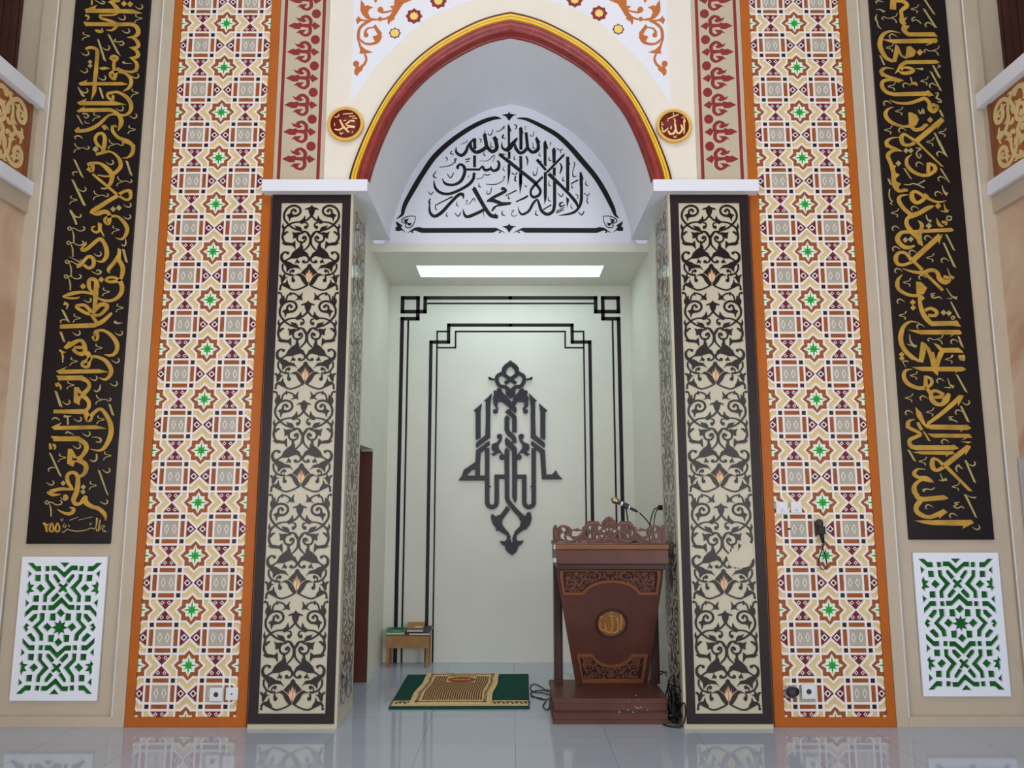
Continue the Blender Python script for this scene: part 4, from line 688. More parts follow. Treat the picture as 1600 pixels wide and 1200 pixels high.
# ================================================================== pillars
arab = parse(ARAB, -0.04); arabF = parse(ARAB_F, -0.04); arabB = parse(ARAB_B, -0.04); arabE = parse(ARAB_E, -0.04)
PZ = 0.7145
def full(sh): return sh + xform(sh, lambda x, z: (2*XC-x, z))
arab, arabF, arabB, arabE = full(arab), full(arabF), full(arabB), full(arabE)
def arab_column(g, fn, h, m):
    for k in range(5):
        put(g, xform(arab, lambda x, z: (x, z-k*PZ)), fn, h, m)
        if k: put(g, xform(arabB, lambda x, z: (x, z-(k-1)*PZ)), fn, h, m)
def arab_flower(g, fn, h, m):
    for k in range(5): put(g, xform(arabF+arabE, lambda x, z: (x, z-k*PZ)), fn, h, m)
for s in (-1, 1):
    side = 'left' if s < 0 else 'right'
    rt = empty('decorated_pillar', (s*1.44, 0.2, 0), ('square pillar left of the niche, dark arabesque on beige, unbroken' if s < 0 else 'square pillar right of the niche beside the lectern, its arabesque partly peeled'), 'pillar', 'arabesque pillars flanking the niche')
    g = Geo(); g.box(min(s*1.145, s*1.734), max(s*1.145, s*1.734), -0.036, 0.475, 0.0, 3.699, M_field); g.build('shaft', rt)
    ff = (lambda sg: (lambda u, v, h: (sg*u, -0.036-h, v)))(s)
    g = Geo(); g.holed([(1.163, 0.03), (1.732, 0.03), (1.732, 3.692), (1.163, 3.692)], [[(1.222, 0.095), (1.666, 0.095), (1.666, 3.628), (1.222, 3.628)]], ff, 0, 0.006, M_brown, back=False)
    g.build('border', rt)
    g = Geo(); arab_column(g, ff, 0.005, M_arab); tag(g.build('arabesque', rt), 'dark brown scrolling arabesque')
    g = Geo(); arab_flower(g, ff, 0.0065, M_flame); g.build('flower_centre', rt)
    if s > 0:
        pp = [(1135, 868), (1142, 862), (1144, 856), (1152, 862), (1160, 850), (1166, 846), (1176, 850), (1174, 860), (1178, 872), (1168, 880), (1172, 884), (1158, 888), (1148, 886), (1140, 884), (1138, 876)]
        g = Geo(); g.prism([xz(*p, -0.04) for p in pp], ff, 0, 0.0075, M_field); tag(g.build('peeled_patch', rt), 'bare beige patch where the pattern has peeled')
    fs = (lambda sg: (lambda u, v, h: (sg*(1.145-h), 0.2195+sg*0+(u-XC)*0.93, v)))(s)
    g = Geo(); g.prism([(XC-0.262, 0.07), (XC+0.262, 0.07), (XC+0.262, 3.66), (XC-0.262, 3.66)], fs, 0, 0.002, M_sidefield)
    arab_column(g, fs, 0.003, M_sideline)
    tag(g.build('side_panel', rt), 'glazed grey side face with the same arabesque, reflection painted into its lines')
# ================================================================== mosaic tile bands
CELL = 0.3606
def clip(poly, x0, x1, z0, z1):
    for ax, lim, sg in ((0, x0, 1), (0, x1, -1), (1, z0, 1), (1, z1, -1)):
        out = []
        for i in range(len(poly)):
            a, b = poly[i-1], poly[i]; da, db = sg*(a[ax]-lim), sg*(b[ax]-lim)
            if (da >= 0) != (db >= 0):
                t = da/(da-db); out.append((a[0]+(b[0]-a[0])*t, a[1]+(b[1]-a[1])*t))
            if db >= 0: out.append(b)
        poly = out
        if not poly: return None
    return poly
U = CELL/795.0
def star(n, r0, r1, axis=None, off=0):
    return [((r0 if i % 2 == 0 else r1)*math.sin(math.pi*i/n+off), (r0 if i % 2 == 0 else r1)*math.cos(math.pi*i/n+off)) for i in range(2*n)]
cellP = []; strapP = []
def add(mm, pts, lay=1): cellP.append((mm, pts, lay))
add(M_rust, [(0, 215), (66, 152), (155, 155), (152, 66), (215, 0), (152, -66), (155, -155), (66, -152), (0, -215), (-66, -152), (-155, -155), (-152, -66), (-215, 0), (-152, 66), (-155, 155), (-66, 152)])
ws = []
for i in range(16):
    a = math.pi*i/8; r = 165 if i % 4 == 0 else (132 if i % 4 == 2 else 100); ws.append((r*math.sin(a), r*math.cos(a)))
add(M_mint, ws, 2)
gs = []
for i in range(16):
    a = math.pi*i/8; r = 132 if i % 4 == 0 else (84 if i % 4 == 2 else 42); gs.append((r*math.sin(a), r*math.cos(a)))
add(M_green, gs, 3)
for sx in (-1, 1):
    for sz in (-1, 1): add(M_black, [(sx*212-34, sz*212-34), (sx*212+34, sz*212-34), (sx*212+34, sz*212+34), (sx*212-34, sz*212+34)])
for sz in (-1, 1):
    add(M_rust, [(397-118, sz*212-30), (397+118, sz*212-30), (397+118, sz*212+30), (397-118, sz*212+30)])
    add(M_rust, [(sz*212-30, 397-118), (sz*212-30, 397+118), (sz*212+30, 397+118), (sz*212+30, 397-118)])
add(M_grey, [(397-122, 397-122), (397+122, 397-122), (397+122, 397+122), (397-122, 397+122)])
for d in (-57, 57):
    L = [(397+d, 397-75), (397+d+36, 397), (397+d, 397+75), (397+d-36, 397)]; add(M_strap, L, 2)
    L = [(397+d, 397-56), (397+d+24, 397), (397+d, 397+56), (397+d-24, 397)]; add(M_grey, L, 3)
for sz in (-1, 1):
    add(M_maroon, [(397-125, sz*152), (397+125, sz*152), (397, 0)])
    add(M_maroon, [(sz*152, 397-125), (sz*152, 397+125), (0, 397)])
    for d in (-48, 48):
        for r, mm, ly in ((31, M_strap, 2), (16, M_black, 3)):
            c = (397+d, sz*106); add(mm, [(c[0], c[1]-r), (c[0]+r, c[1]), (c[0], c[1]+r), (c[0]-r, c[1])], ly)
    for r, mm, ly in ((52, M_strap, 2), (29, M_black, 3)):
        c = (sz*92, 397); add(mm, [(c[0], c[1]-r), (c[0]+r, c[1]), (c[0], c[1]+r), (c[0]-r, c[1])], ly)
def pl(pts, w=31):
    for a, b in zip(pts, pts[1:]):
        dx, dz = b[0]-a[0], b[1]-a[1]; l = math.hypot(dx, dz); dx /= l; dz /= l; e = w*0.42 
        a2 = (a[0]-dx*e, a[1]-dz*e); b2 = (b[0]+dx*e, b[1]+dz*e); hx, hz = -dz*w/2, dx*w/2
        strapP.append([(a2[0]+hx, a2[1]+hz), (b2[0]+hx, b2[1]+hz), (b2[0]-hx, b2[1]-hz), (a2[0]-hx, a2[1]-hz)])
for s in (-1, 1):
    pl([(-397, s*166), (-76, s*166), (0, s*242), (76, s*166), (397, s*166)]); pl([(s*166, -397), (s*166, -76), (s*242, 0), (s*166, 76), (s*166, 397)])
    pl([(-397, s*262), (-118, s*262), (0, s*380), (118, s*262), (397, s*262)]); pl([(s*262, -397), (s*262, -118), (s*380, 0), (s*262, 118), (s*262, 397)])
for s in (-1, 1):
    rt = empty('mosaic_tile_panel', (s*2.16, 0.01, 0), 'tall orange-framed mosaic band with green stars, beside the %s' % ('left pillar' if s < 0 else 'right pillar, microphone hanging on it'), 'tile panel', 'mosaic bands beside the pillars')
    xa_, xb_ = 1.755, 2.56; xi0, xi1 = 1.822, 2.503; z0, z1 = 0.062, 7.0
    fm = (lambda sg: (lambda u, v, h: (sg*u, 0.02-h, v)))(s)
    g = Geo(); g.holed([(xa_, 0.002), (xb_, 0.002), (xb_, 7.1), (xa_, 7.1)], [[(xi0, z0), (xi1, z0), (xi1, z1), (xi0, z1)]], fm, 0, 0.024, M_orange); g.build('border', rt, bevel=0.002)
    g = Geo(); g.prism([(xi0, z0), (xi1, z0), (xi1, z1), (xi0, z1)], fm, 0, 0.012, M_tan)
    for kz in range(-1, 19):
        cz = 0.391 + kz*CELL
        if cz > 5.9: break
        for kx in range(-1, 3):
            cx = 2.1625 + (kx-1)*CELL + 0*s
            for mm, pts, ly in cellP:
                q = clip([(cx+x*U, cz+z*U) for x, z in pts], xi0, xi1, z0, z1)
                if q: g.prism(q, fm, 0.012, 0.013+ly*0.0006, mm)
            for pts in strapP:
                q = clip([(cx+x*U, cz+z*U) for x, z in pts], xi0+0.002, xi1-0.002, z0+0.002, z1)
                if q: g.prism(q, fm, 0.012, 0.0185+random.random()*0.0004, M_strap)
    tag(g.build('mosaic', rt), 'geometric mosaic of white straps around green stars and maroon triangles')
# ================================================================== black lettered panels
for s, txt in ((-1, LEFT_TEXT), (1, RIGHT_TEXT)):
    rt = empty('calligraphy_panel', (s*3.04, 0.01, 1.19), ('tall black panel with gold lettering, at far left, small numerals at its foot' if s < 0 else 'tall black panel with gold lettering right of the right tile band, no numerals'), 'calligraphy panel', 'black and gold lettered panels')
    x0, x1 = (-3.325, -2.752) if s < 0 else (2.743, 3.325); zb = 1.192 if s < 0 else 1.220
    g = Geo(); g.box(x0, x1, 0.0, 0.02, zb, 7.2, M_pblack); g.build('board', rt)
    g = Geo(); put(g, parse(txt, 0.0, 1.0), front(0.0), 0.003, M_gold, M_gold2); tag(g.build('lettering', rt), 'gold cursive lettering')
# ================================================================== green and white grilles
gh = parse(GRILLE, 0.0)
GX, GZ = -3.0475, 0.6365
base = [(p[1], p[3]) for p in gh]
holes = []
for pts, fl in base:
    if 'c' in fl:
        mx = [0]; sh_ = GX-(min(x for x, z in pts)+max(x for x, z in pts))/2; pts = [(x+sh_, z) for x, z in pts]
    else: mx = [0, 1]
    mz = [0] if 'y' in fl else [0, 1]
    for a in mx:
        for b in mz: holes.append([((2*GX-x) if a else x, (2*GZ-z) if b else z) for x, z in pts])
holes.append([(GX+x, GZ+z) for x, z in star(8, 0.050, 0.027)])
for s in (-1, 1):
    rt = empty('lattice_grille', (s*3.04, 0.0, 0.17 if s < 0 else 0.19), 'white pierced lattice grille over green, below the %s lettered panel' % ('left' if s < 0 else 'right'), 'grille', 'lattice grilles at the wall foot')
    dz = 0 if s < 0 else 0.027
    fm = (lambda sg, d: (lambda u, v, h: (sg*(-u) if sg > 0 else u, 0.02-h, v+d)))(s, dz)
    g = Geo(); P_ = [(-3.340, 0.167), (-2.757, 0.167), (-2.757, 1.106), (-3.340, 1.106)]; g.prism(P_, fm, 0.008, 0.022, M_grille, back=True); lo = g.build('lattice', rt)
    cut(lo, [offset_poly(h_, 0.0036) for h_ in holes], fm, 0.0, 0.04, M_grille); tag(lo, 'white lattice of stars and straps')
    g = Geo(); g.prism([(-3.33, 0.175), (-2.765, 0.175), (-2.765, 1.098), (-3.33, 1.098)], fm, 0, 0.007, M_grback, back=True); tag(g.build('backing', rt), 'green backing seen through the holes')
# ================================================================== upper wall ornaments (painted, so parts of the wall)
fl_sh = parse(FLEUR, 0.0)
for s in (-1, 1):
    g = Geo(); ff = (lambda sg: (lambda u, v, h: (u if sg < 0 else -u, 0.008-h, v)))(s)
    zdot = xz(484.7, 226)[1]; zc = xz(489, 143.5)[1]
    for k in range(-1, 16):
        put(g, xform(fl_sh, lambda x, z: (x, z+(k-1)*0.2145)), ff, 0.0015, M_stripe)
    for X in (-1.713, -1.422): g.prism([(X-0.012, 3.78), (X+0.012, 3.78), (X+0.012, 7.4), (X-0.012, 7.4)], ff, 0, 0.001, M_stripe)
    tag(g.build('fleuron_strip', wallf), 'maroon fleurons and dots between two maroon lines')
flo = parse(FLOURISH, 0.0)
for s in (-1, 1):
    g = Geo(); put(g, flo, (lambda sg: (lambda u, v, h: (u if sg < 0 else -u, -h, v)))(s), 0.003, M_flour)
    tag(g.build('flourish', wallf), 'orange scrolling flourish in the spandrel')
for px, py, r, dark in ((647, 25.5, 13, M_stripe), (617, 52, 9.3, M_molddark), (685, 2, 13, M_stripe), (936, 21, 13, M_stripe), (966, 46, 9.3, M_molddark), (898, 0, 13, M_stripe)):
    X, Z = xz(px, py); k = kpx(X, Z, 0); R = r*k*1.03
    g = Geo(); g.prism([(X+x, Z+z) for x, z in star(8, R, R*0.80)], front(0.0), 0, 0.003, dark)
    R2 = R*0.52 if r > 10 else R*0.76
    g.prism([(X+x, Z+z) for x, z in star(8, R2, R2*0.84)], front(0.0), 0.003, 0.0042, M_yellow)
    tag(g.build('star_ornament', wallf), 'eight-pointed star with a yellow centre')
# arch moulding: a thing with three parts
am = empty('arch_moulding', (0, 0, 3.79), 'gold and maroon moulding around the pointed arch', 'moulding')
O_ = [(x, z) for x, z in A_out]; O_ = [(O_[0][0]-0.003, 3.789)]+O_+[(-O_[0][0]+0.003, 3.789)]
I_ = [(x, z) for x, z in A_in if z > 3.75]; I_ = [(I_[0][0], 3.789)]+[p for p in I_ if p[1] > 3.79]+[(-I_[0][0], 3.789)]
# pair samples by angle about a centre on the axis
def ang_sample(P, n):
    c = (0, 3.60); out = []
    th = [math.atan2(z-c[1], x-c[0]) for x, z in P]
    a0, a1 = th[0], th[-1]
    return th
Os = resample(O_, NO); Is = resample(I_, NO)
def sweep(name, prof, m, sm=True):
    g = Geo(); vs = []; k = len(prof)
    for i in range(NO):
        for t, d in prof:
            vs.append((Os[i][0]+(Is[i][0]-Os[i][0])*t, -d, Os[i][1]+(Is[i][1]-Os[i][1])*t))
    g.add(vs, [(i*k+j, i*k+j+1, (i+1)*k+j+1, (i+1)*k+j) for i in range(NO-1) for j in range(k-1)], m, sm)
    return g.build(name, am)
tag(sweep('outline', [(0.0, -0.0), (0.0, 0.028), (0.10, 0.030), (0.11, 0.02)], M_molddark, False), 'thin dark outer line')
tag(sweep('gold_band', [(0.10, 0.02), (0.11, 0.040), (0.17, 0.052), (0.225, 0.050), (0.245, 0.040), (0.262, 0.050), (0.33, 0.060), (0.385, 0.050), (0.40, 0.035)], M_moldgold), 'bright gold double band')
tag(sweep('groove', [(0.238, 0.035), (0.24, 0.0475), (0.252, 0.0475), (0.254, 0.035)], M_molddark, False), 'dark line between the gold ridges')
pr = [(0.40, 0.03)]+[(0.40+0.56*(1-math.cos(math.pi*q/10))/2, 0.04+0.045*math.sin(math.pi*q/10)) for q in range(11)]+[(0.965, 0.02), (1.0, 0.022), (1.0, 0.0)]
tag(sweep('maroon_roll', pr, M_moldred), 'glossy maroon half-round roll')
# round medallions
for px, py, r, txt, lab, kk in ((539.5, 193, 28.3, MED_L, 'round gold-rimmed maroon medallion left of the arch, with cream lettering', 0), (1053.5, 196, 27.6, MED_R, 'round gold-rimmed maroon medallion right of the arch, with cream lettering', 1)):
    X, Z = xz(px, py, -0.03); k = kpx(X, Z, -0.03); R = r*k
    rt = empty('wall_medallion', (X, 0, Z), lab, 'medallion', 'medallions beside the arch')
    g = Geo(); g.lathe([(0.0, R*0.0), (0.0, R*0.97), (0.012, R), (0.027, R), (0.032, R*0.985), (0.032, R*0.84), (0.026, R*0.83), (0.026, 0)], (X, 0, Z), (0, -1, 0), M_medrim, 56); g.build('rim', rt)
    g = Geo(); g.lathe([(0.026, 0), (0.026, R*0.835), (0.0275, R*0.835), (0.0275, 0)], (X, 0, Z), (0, -1, 0), M_medface, 56); g.build('face', rt)
    g = Geo(); put(g, parse(txt, -0.028), front(-0.0272), 0.004, M_medtext); tag(g.build('lettering', rt), 'cream raised lettering')
# wall emblem in the niche
rt = empty('wall_emblem', (0, 2.02, 1.2), 'dark knotted calligraphic emblem hung on the niche back wall', 'emblem')
em = parse(EMBLEM, 2.005); em = mirror_m(em, xz(797.6, 700, 2.005)[0])
g = Geo(); put(g, em, front(2.015), 0.010, M_emblem); tag(g.build('lettering', rt), 'dark metallic cut-out lettering')
for px, py in ((797, 640), (766, 760), (830, 760), (797.5, 845)):
    X, Z = xz(px, py, 2.02); g = Geo(); g.lathe([(0, 0), (0, 0.008), (0.0145, 0.008), (0.0145, 0)], (X, 2.0298, Z), (0, -1, 0), M_dplastic, 10); g.build('spacer', rt)
# ================================================================== side walls and galleries
for s in (-1, 1):
    side = 'left' if s < 0 else 'right'
    def bx(g, a, b, *r): g.box(min(s*a, s*b), max(s*a, s*b), *r)
    g = Geo(); bx(g, 3.545, 3.70, -9.6, 0.02, 0.0, 3.69, M_marble)
    bx(g, 5.0, 5.2, -9.6, 0.02, 3.69, 7.6, M_beige); bx(g, 3.545, 5.0, -9.6, 0.02, 3.69, 3.78, M_white)
    struct(g.build('wall_'+side), 'veined brown marble side wall with the gallery above, %s' % side, 'wall')
    rt = empty('gallery_parapet', (s*3.5, -2.2, 3.69), 'gallery parapet on the %s side wall, white rails around a gold filigree panel' % side, 'parapet', 'gallery parapets')
    g = Geo(); bx(g, 3.475, 3.60, -4.6, -0.014, 4.372, 4.487, M_white); g.build('top_rail', rt, bevel=0.004)
    g = Geo(); bx(g, 3.495, 3.60, -4.6, -0.014, 3.692, 3.795, M_white); g.build('bottom_rail', rt, bevel=0.004)
    g = Geo(); bx(g, 3.525, 3.544, -4.6, -0.014, 3.56, 3.691, M_beige); g.build('lower_fascia', rt)
    g = Geo(); bx(g, 3.53, 3.58, -4.6, -0.10, 3.796, 4.371, M_filrust)
    fp = (lambda sg: (lambda u, v, h: (sg*(3.53-h), v, u)))(s)
    def fpan(k0): return (lambda x, z: (x, z))
    for k in range(5):
        for m2, wd in ((M_palef, 1),):
            shp = xform(arab, lambda x, z: (4.085+(x-XC)*1.22, -0.11-(3.63-z)*1.12-k*0.9))
            big = []
            for kd, a, b, fl in shp:
                if kd == 'strip':
                    L = []; Rr = []
                    for p, q in zip(a, b):
                        cx_, cz_ = (p[0]+q[0])/2, (p[1]+q[1])/2; L.append((cx_+(p[0]-cx_)*1.9, cz_+(p[1]-cz_)*1.9)); Rr.append((cx_+(q[0]-cx_)*1.9, cz_+(q[1]-cz_)*1.9))
                    big.append((kd, L, Rr, fl))
                else: big.append((kd, a, b, fl))
            put(g, big, fp, 0.006, M_palef)
    tag(g.build('filigree_panel', rt), 'rust panel under pale gold filigree')
    g = Geo(); bx(g, 3.524, 3.545, -0.06, -0.014, 3.796, 4.371, M_beige); bx(g, 3.520, 3.534, -0.10, -0.07, 3.796, 4.371, M_woodlt); g.build('end_post', rt)
    g = Geo(); bx(g, 3.73, 4.8, 0.0, 0.019, 3.80, 6.6, M_curtain)
    for q in range(9): 
        xx = 3.75+q*0.12; bx(g, xx, xx+0.05, -0.014, 0.0, 3.80, 6.6, M_curtain)
    tag(g.build('gallery_curtain', bevel=0.01), 'dark brown hanging behind the %s gallery parapet' % side, 'curtain')
g = Geo(); g.box(3.525, 3.545, -1.3, -0.02, 0.02, 1.78, M_pale); g.box(3.515, 3.525, -1.2, -0.10, 0.12, 1.68, M_pale)
struct(g.build('door_2', bevel=0.004), 'pale lilac door on the right side wall', 'door')
# ================================================================== lectern
LX0, LX1 = 0.300, 1.062; LC = (LX0+LX1)/2
rt = empty('lectern', (LC, 0.33, 0), 'carved dark red-brown wooden lectern in front of the right pillar', 'lectern')
g = Geo()
g.box(LX0-0.015, LX1+0.008, 0.06, 0.62, 0.0, 0.028, M_wood); g.box(LX0-0.006, LX1, 0.068, 0.61, 0.028, 0.075, M_wood)
g.box(LX0-0.012, LX1+0.005, 0.062, 0.616, 0.075, 0.085, M_wood2); g.box(LX0-0.004, LX1-0.003, 0.07, 0.60, 0.085, 0.135, M_wood)
g.box(LX0-0.012, LX1+0.005, 0.062, 0.612, 0.135, 0.165, M_wood)
random.seed(3)
for k in range(16):
    x = LX0+0.53+random.gauss(0, 0.06); z = 0.07+abs(random.gauss(0, 0.035)); r = random.uniform(0.001, 0.004)
    yf = 0.0675 if z < 0.075 else 0.0615
    g.box(x-r, x+r, yf-0.0012, yf, z-r*0.7, z+r*0.7, M_page)
g.build('plinth', rt, bevel=0.004)
for x in (0.322, 1.028):
    g = Geo(); g.box(x, x+0.062, 0.47, 0.59, 0.165, 1.02, M_wood2); g.box(x+0.012, x+0.05, 0.462, 0.47, 0.20, 0.98, M_wood2); g.build('post', rt, bevel=0.003)
# slanting tapered front panel
def pan(u, v, h):   # u across, v up 0..1, h out
    y = 0.525-0.40*v; z = 0.166+(1.012-0.166)*v
    return (LC+u, y-h*0.905, z-h*0.42)
def pp3(px, py, hh=0.0):
    # point on the slanted panel plane seen at this spot of the photograph
    d = ray(px, py); n = Vector((0, -(1.012-0.166), -0.40)).normalized(); p0 = Vector((0, 0.525, 0.166))
    t = (p0-CAM).dot(n)/d.dot(n); P = CAM+d*t
    return (P.x-LC, (P.z-0.166)/(1.012-0.166))
g = Geo()
pt = [pp3(899, 1066), pp3(1012, 1066), pp3(1035.5, 905), pp3(1037, 886), pp3(869, 886), pp3(871, 905)]
pt[0] = (pt[0][0], 0.0); pt[1] = (pt[1][0], 0.0)
pt = [(u, min(v, 1.0)) for u, v in pt]
g.holed(pt, [], pan, -0.03, 0.0, M_wood); g.build('front_panel', rt, bevel=0.003)
def carve(name, outer, inner, seed, lab):
    O = [pp3(*p) for p in outer]; I = [pp3(*p) for p in inner]
    O = [(u, min(max(v, 0.002), 0.998)) for u, v in O]; I = [(u, min(max(v, 0.01), 0.99)) for u, v in I]
    f = Geo(); f.holed(O, [I], pan, 0.0, 0.016, M_woodlt); fr = f.build(name, rt, bevel=0.002); tag(fr, lab)
    c = Geo(); c.prism(I, pan, 0.0, 0.002, M_wood2)
    rnd = random.Random(seed)
    us = [p[0] for p in I]; vs = [p[1] for p in I]
    um = (min(us)+max(us))/2
    def inside(x, y):
        r = False
        for i in range(len(I)):
            (x1, y1), (x2, y2) = I[i-1], I[i]
            if (y1 > y) != (y2 > y) and x < (x2-x1)*(y-y1)/(y2-y1)+x1: r = not r
        return r
    def sp(u0, v0, r0, a0, sg):
        P = []
        for k in range(13):
            a = a0+sg*k*0.62; rr = r0*(1-k/14.0); P.append((u0+rr*math.cos(a), (v0+rr*math.sin(a)/0.93), 0.0085*(1-k/22.0)))
        return P
    n = 0; placed = []
    for t in range(3000):
        u = rnd.uniform(min(us), um); v = rnd.uniform(min(vs), max(vs)); r = rnd.choice((0.030, 0.022, 0.015, 0.011))
        if not all(inside(u+q*r*1.1, v+w*r*1.15) for q in (-1, 1) for w in (-1, 1)): continue
        if any(math.hypot(u-a_, (v-b_))*1.0 < (r+c_)*0.86 for a_, b_, c_ in placed): continue
        placed.append((u, v, r))
        P = sp(u, v, r, rnd.uniform(0, 6.3), rnd.choice((-1, 1)))
        for s in (1, -1):
            k_, a, b, = stroke([(x if s > 0 else 2*um-x, y, w_) for x, y, w_ in P], True, 2); c.strip(a, b, pan, 0.002, 0.007+rnd.random()*0.006, M_woodmd)
            q = rnd.uniform(0, 6.3)
            lf = [(u+r*1.1*math.cos(q+e*2.1)*m_, v+r*1.1*math.sin(q+e*2.1)*m_) for e, m_ in ((0, 1), (0.25, 0.5), (1, 0.25), (0.5, 0.7))]
            c.prism([(x if s > 0 else 2*um-x, y) for x, y in lf], pan, 0.002, 0.006+rnd.random()*0.004, M_woodmd)
        n += 1
        if n > 60: break
    c.build('carving', fr)
c2 = lambda x, y: (850+x/7.595, 870+y/7.595); c3 = lambda x, y: (850+x/6.667, 990+y/6.667)
carve('upper_carved_panel', [c2(*p) for p in [(190, 118), (1375, 118), (1380, 240), (1345, 440), (1125, 440), (1080, 385), (1010, 335), (920, 305), (800, 293), (680, 303), (590, 333), (520, 380), (460, 440), (225, 440), (190, 240)]],
      [c2(*p) for p in [(228, 142), (1340, 142), (1342, 240), (1320, 412), (1145, 412), (1100, 355), (1020, 305), (920, 277), (800, 266), (680, 275), (580, 305), (505, 355), (448, 412), (250, 412), (226, 240)]], 5, 'carved upper frieze with a round-arched lower edge')
carve('lower_carved_panel', [c3(*p) for p in [(338, 210), (510, 210), (545, 260), (600, 300), (660, 320), (715, 328), (775, 318), (830, 295), (875, 260), (905, 210), (1080, 210), (1030, 506), (400, 506)]],
      [c3(*p) for p in [(372, 232), (498, 232), (530, 280), (590, 322), (655, 343), (715, 350), (780, 340), (840, 316), (890, 275), (915, 232), (1040, 232), (1005, 468), (412, 468)]], 8, 'carved lower panel with a curved upper edge')
# medallion of the lectern
mu, mv = pp3(955.3, 973.3)
mz = Vector(pan(mu, mv, 0)); nrm = (Vector(pan(mu, mv, 1))-mz).normalized()
md = bpy.data.objects.new('lectern_medallion', None); C.objects.link(md); md.parent = rt; md.location = mz-Vector(ORG[rt.name]); md['label'] = 'round brass-coloured disc in a beaded dark ring'; ORG[md.name] = tuple(mz)
R = 0.115
g = Geo(); g.lathe([(0.0, R), (0.012, R), (0.018, R*0.94), (0.010, R*0.86)], mz, nrm, M_wood2, 48)
ex = Vector((1, 0, 0)); ey = nrm.cross(ex).normalized()*-1
for k in range(40):
    q = 2*math.pi*k/40; c = mz+(ex*math.cos(q)+ey*math.sin(q))*R*0.93+nrm*0.014
    g.lathe([(-0.004, 0.0), (-0.002, 0.0045), (0.002, 0.0045), (0.005, 0.0)], c, nrm, M_wood2, 8)
g.build('beaded_ring', md)
g = Geo(); g.lathe([(0.0, R*0.86), (0.010, R*0.86), (0.0115, R*0.8), (0.0115, 0)], mz, nrm, M_brass, 48)
def mf(u, v, h): p = mz+ex*u+ey*(-v)*-1*-1+nrm*(0.0105+h); return tuple(p)
def mtext(pts, w=0.009):
    P = [((x-800)/7.595*0.00452, (785-y)/7.595*0.0049, w) for x, y in pts]; k_, a, b = stroke(P, True, 4); g.strip(a, b, lambda u, v, h: tuple(mz+ex*u+(Vector((0, 0, 1))-nrm*nrm.z).normalized()*v+nrm*(0.0105+h)), 0, 0.005, M_brasslt)
for P in ([(905, 660), (915, 760), (905, 860)], [(860, 700), (880, 800), (870, 880), (810, 900)], [(790, 700), (815, 800), (790, 890), (730, 870)], [(720, 780), (730, 850), (690, 860), (660, 830), (665, 770)]): mtext(P)
for P in ([(760, 680), (830, 690)], [(690, 680), (650, 710)], [(790, 620), (795, 650)]): mtext(P, 0.008)
g.build('disc', md)
# desk top
g = Geo(); g.box(0.318, 1.096, 0.055, 0.62, 1.052, 1.150, M_wood); g.build('desk_box', rt, bevel=0.004)
g = Geo(); g.box(0.312, 1.100, 0.045, 0.63, 1.150, 1.185, M_woodlt); g.build('desk_edge', rt, bevel=0.008)
g = Geo(); g.box(0.326, 1.075, 0.075, 0.60, 1.012, 1.052, M_wood2); g.build('neck_moulding', rt, bevel=0.006)
for z_ in (1.062, 1.152):
    g = Geo(); g.box(0.300, 0.3175, 0.058, 0.10, z_, z_+0.030, M_cloth); tag(g.build('tape_tab', rt, bevel=0.003), 'pale tape tab on the left edge of the desk')
# carved crest
YC = 0.10
def cq(x, y): return xz(850+x/7.595, 780+y/7.595, YC)
half = [(105, 520), (103, 350), (125, 305), (150, 305), (155, 345), (175, 325), (200, 308), (240, 303), (290, 320), (330, 358), (375, 352), (400, 338), (418, 368), (452, 360), (452, 335), (480, 315), (482, 295), (502, 292), (508, 268), (545, 256), (590, 262), (640, 262), (672, 300), (690, 295), (672, 270), (694, 268), (705, 240), (722, 240), (730, 215), (750, 218), (770, 200)]
axc = cq(770, 300)[0]
H = [cq(*p) for p in half]; H = [(x, max(z, 1.188)) for x, z in H]
outer = H + [(2*axc-x, z) for x, z in H[:-1]][::-1]
outer = [(min(x, 1.088), z) for x, z in outer]
hl = [[(205, 345), (235, 335), (258, 365), (232, 388)], [(195, 430), (215, 400), (240, 412), (230, 450), (250, 480), (205, 462)], [(265, 435), (300, 445), (350, 488), (300, 495), (275, 478)], [(335, 378), (400, 382), (455, 378), (400, 430), (370, 440), (330, 435)], [(530, 322), (556, 315), (550, 358), (530, 350)], [(490, 385), (505, 372), (512, 440), (498, 430)], [(540, 412), (562, 420), (550, 462), (530, 450)], [(640, 322), (685, 330), (668, 355), (645, 372)], [(690, 365), (728, 368), (720, 392), (695, 388)], [(620, 430), (640, 425), (636, 468), (622, 465)], [(672, 425), (702, 430), (680, 458)], [(735, 350), (762, 350), (752, 378)], [(445, 492), (500, 488), (510, 510), (440, 512)], [(380, 498), (405, 492), (400, 512), (378, 512)], [(165, 505), (200, 495), (245, 508), (160, 513)]]
hs = []
for h_ in hl:
    q = [cq(*p) for p in h_]; hs.append(q); hs.append([(2*axc-x, z) for x, z in q])
hs = [q for q in hs if max(x for x, z in q) < 1.08]
g = Geo(); g.prism(outer, front(YC), 0.0, 0.022, M_wood, back=True)
rel = [[(120, 350), (140, 420), (150, 500)], [(160, 360), (220, 320), (280, 330), (310, 390), (280, 420), (260, 400)], [(310, 500), (380, 460), (450, 390), (500, 310), (560, 280), (630, 290), (660, 340), (620, 370), (590, 350)], [(500, 480), (560, 500), (640, 470), (660, 400), (610, 380), (580, 420), (600, 440)], [(700, 300), (730, 250), (770, 225)], [(720, 320), (745, 285), (770, 275)], [(680, 400), (720, 440), (770, 420)], [(690, 510), (720, 470), (770, 455)], [(200, 500), (260, 500), (300, 505)], [(350, 360), (390, 355), (440, 365)]]
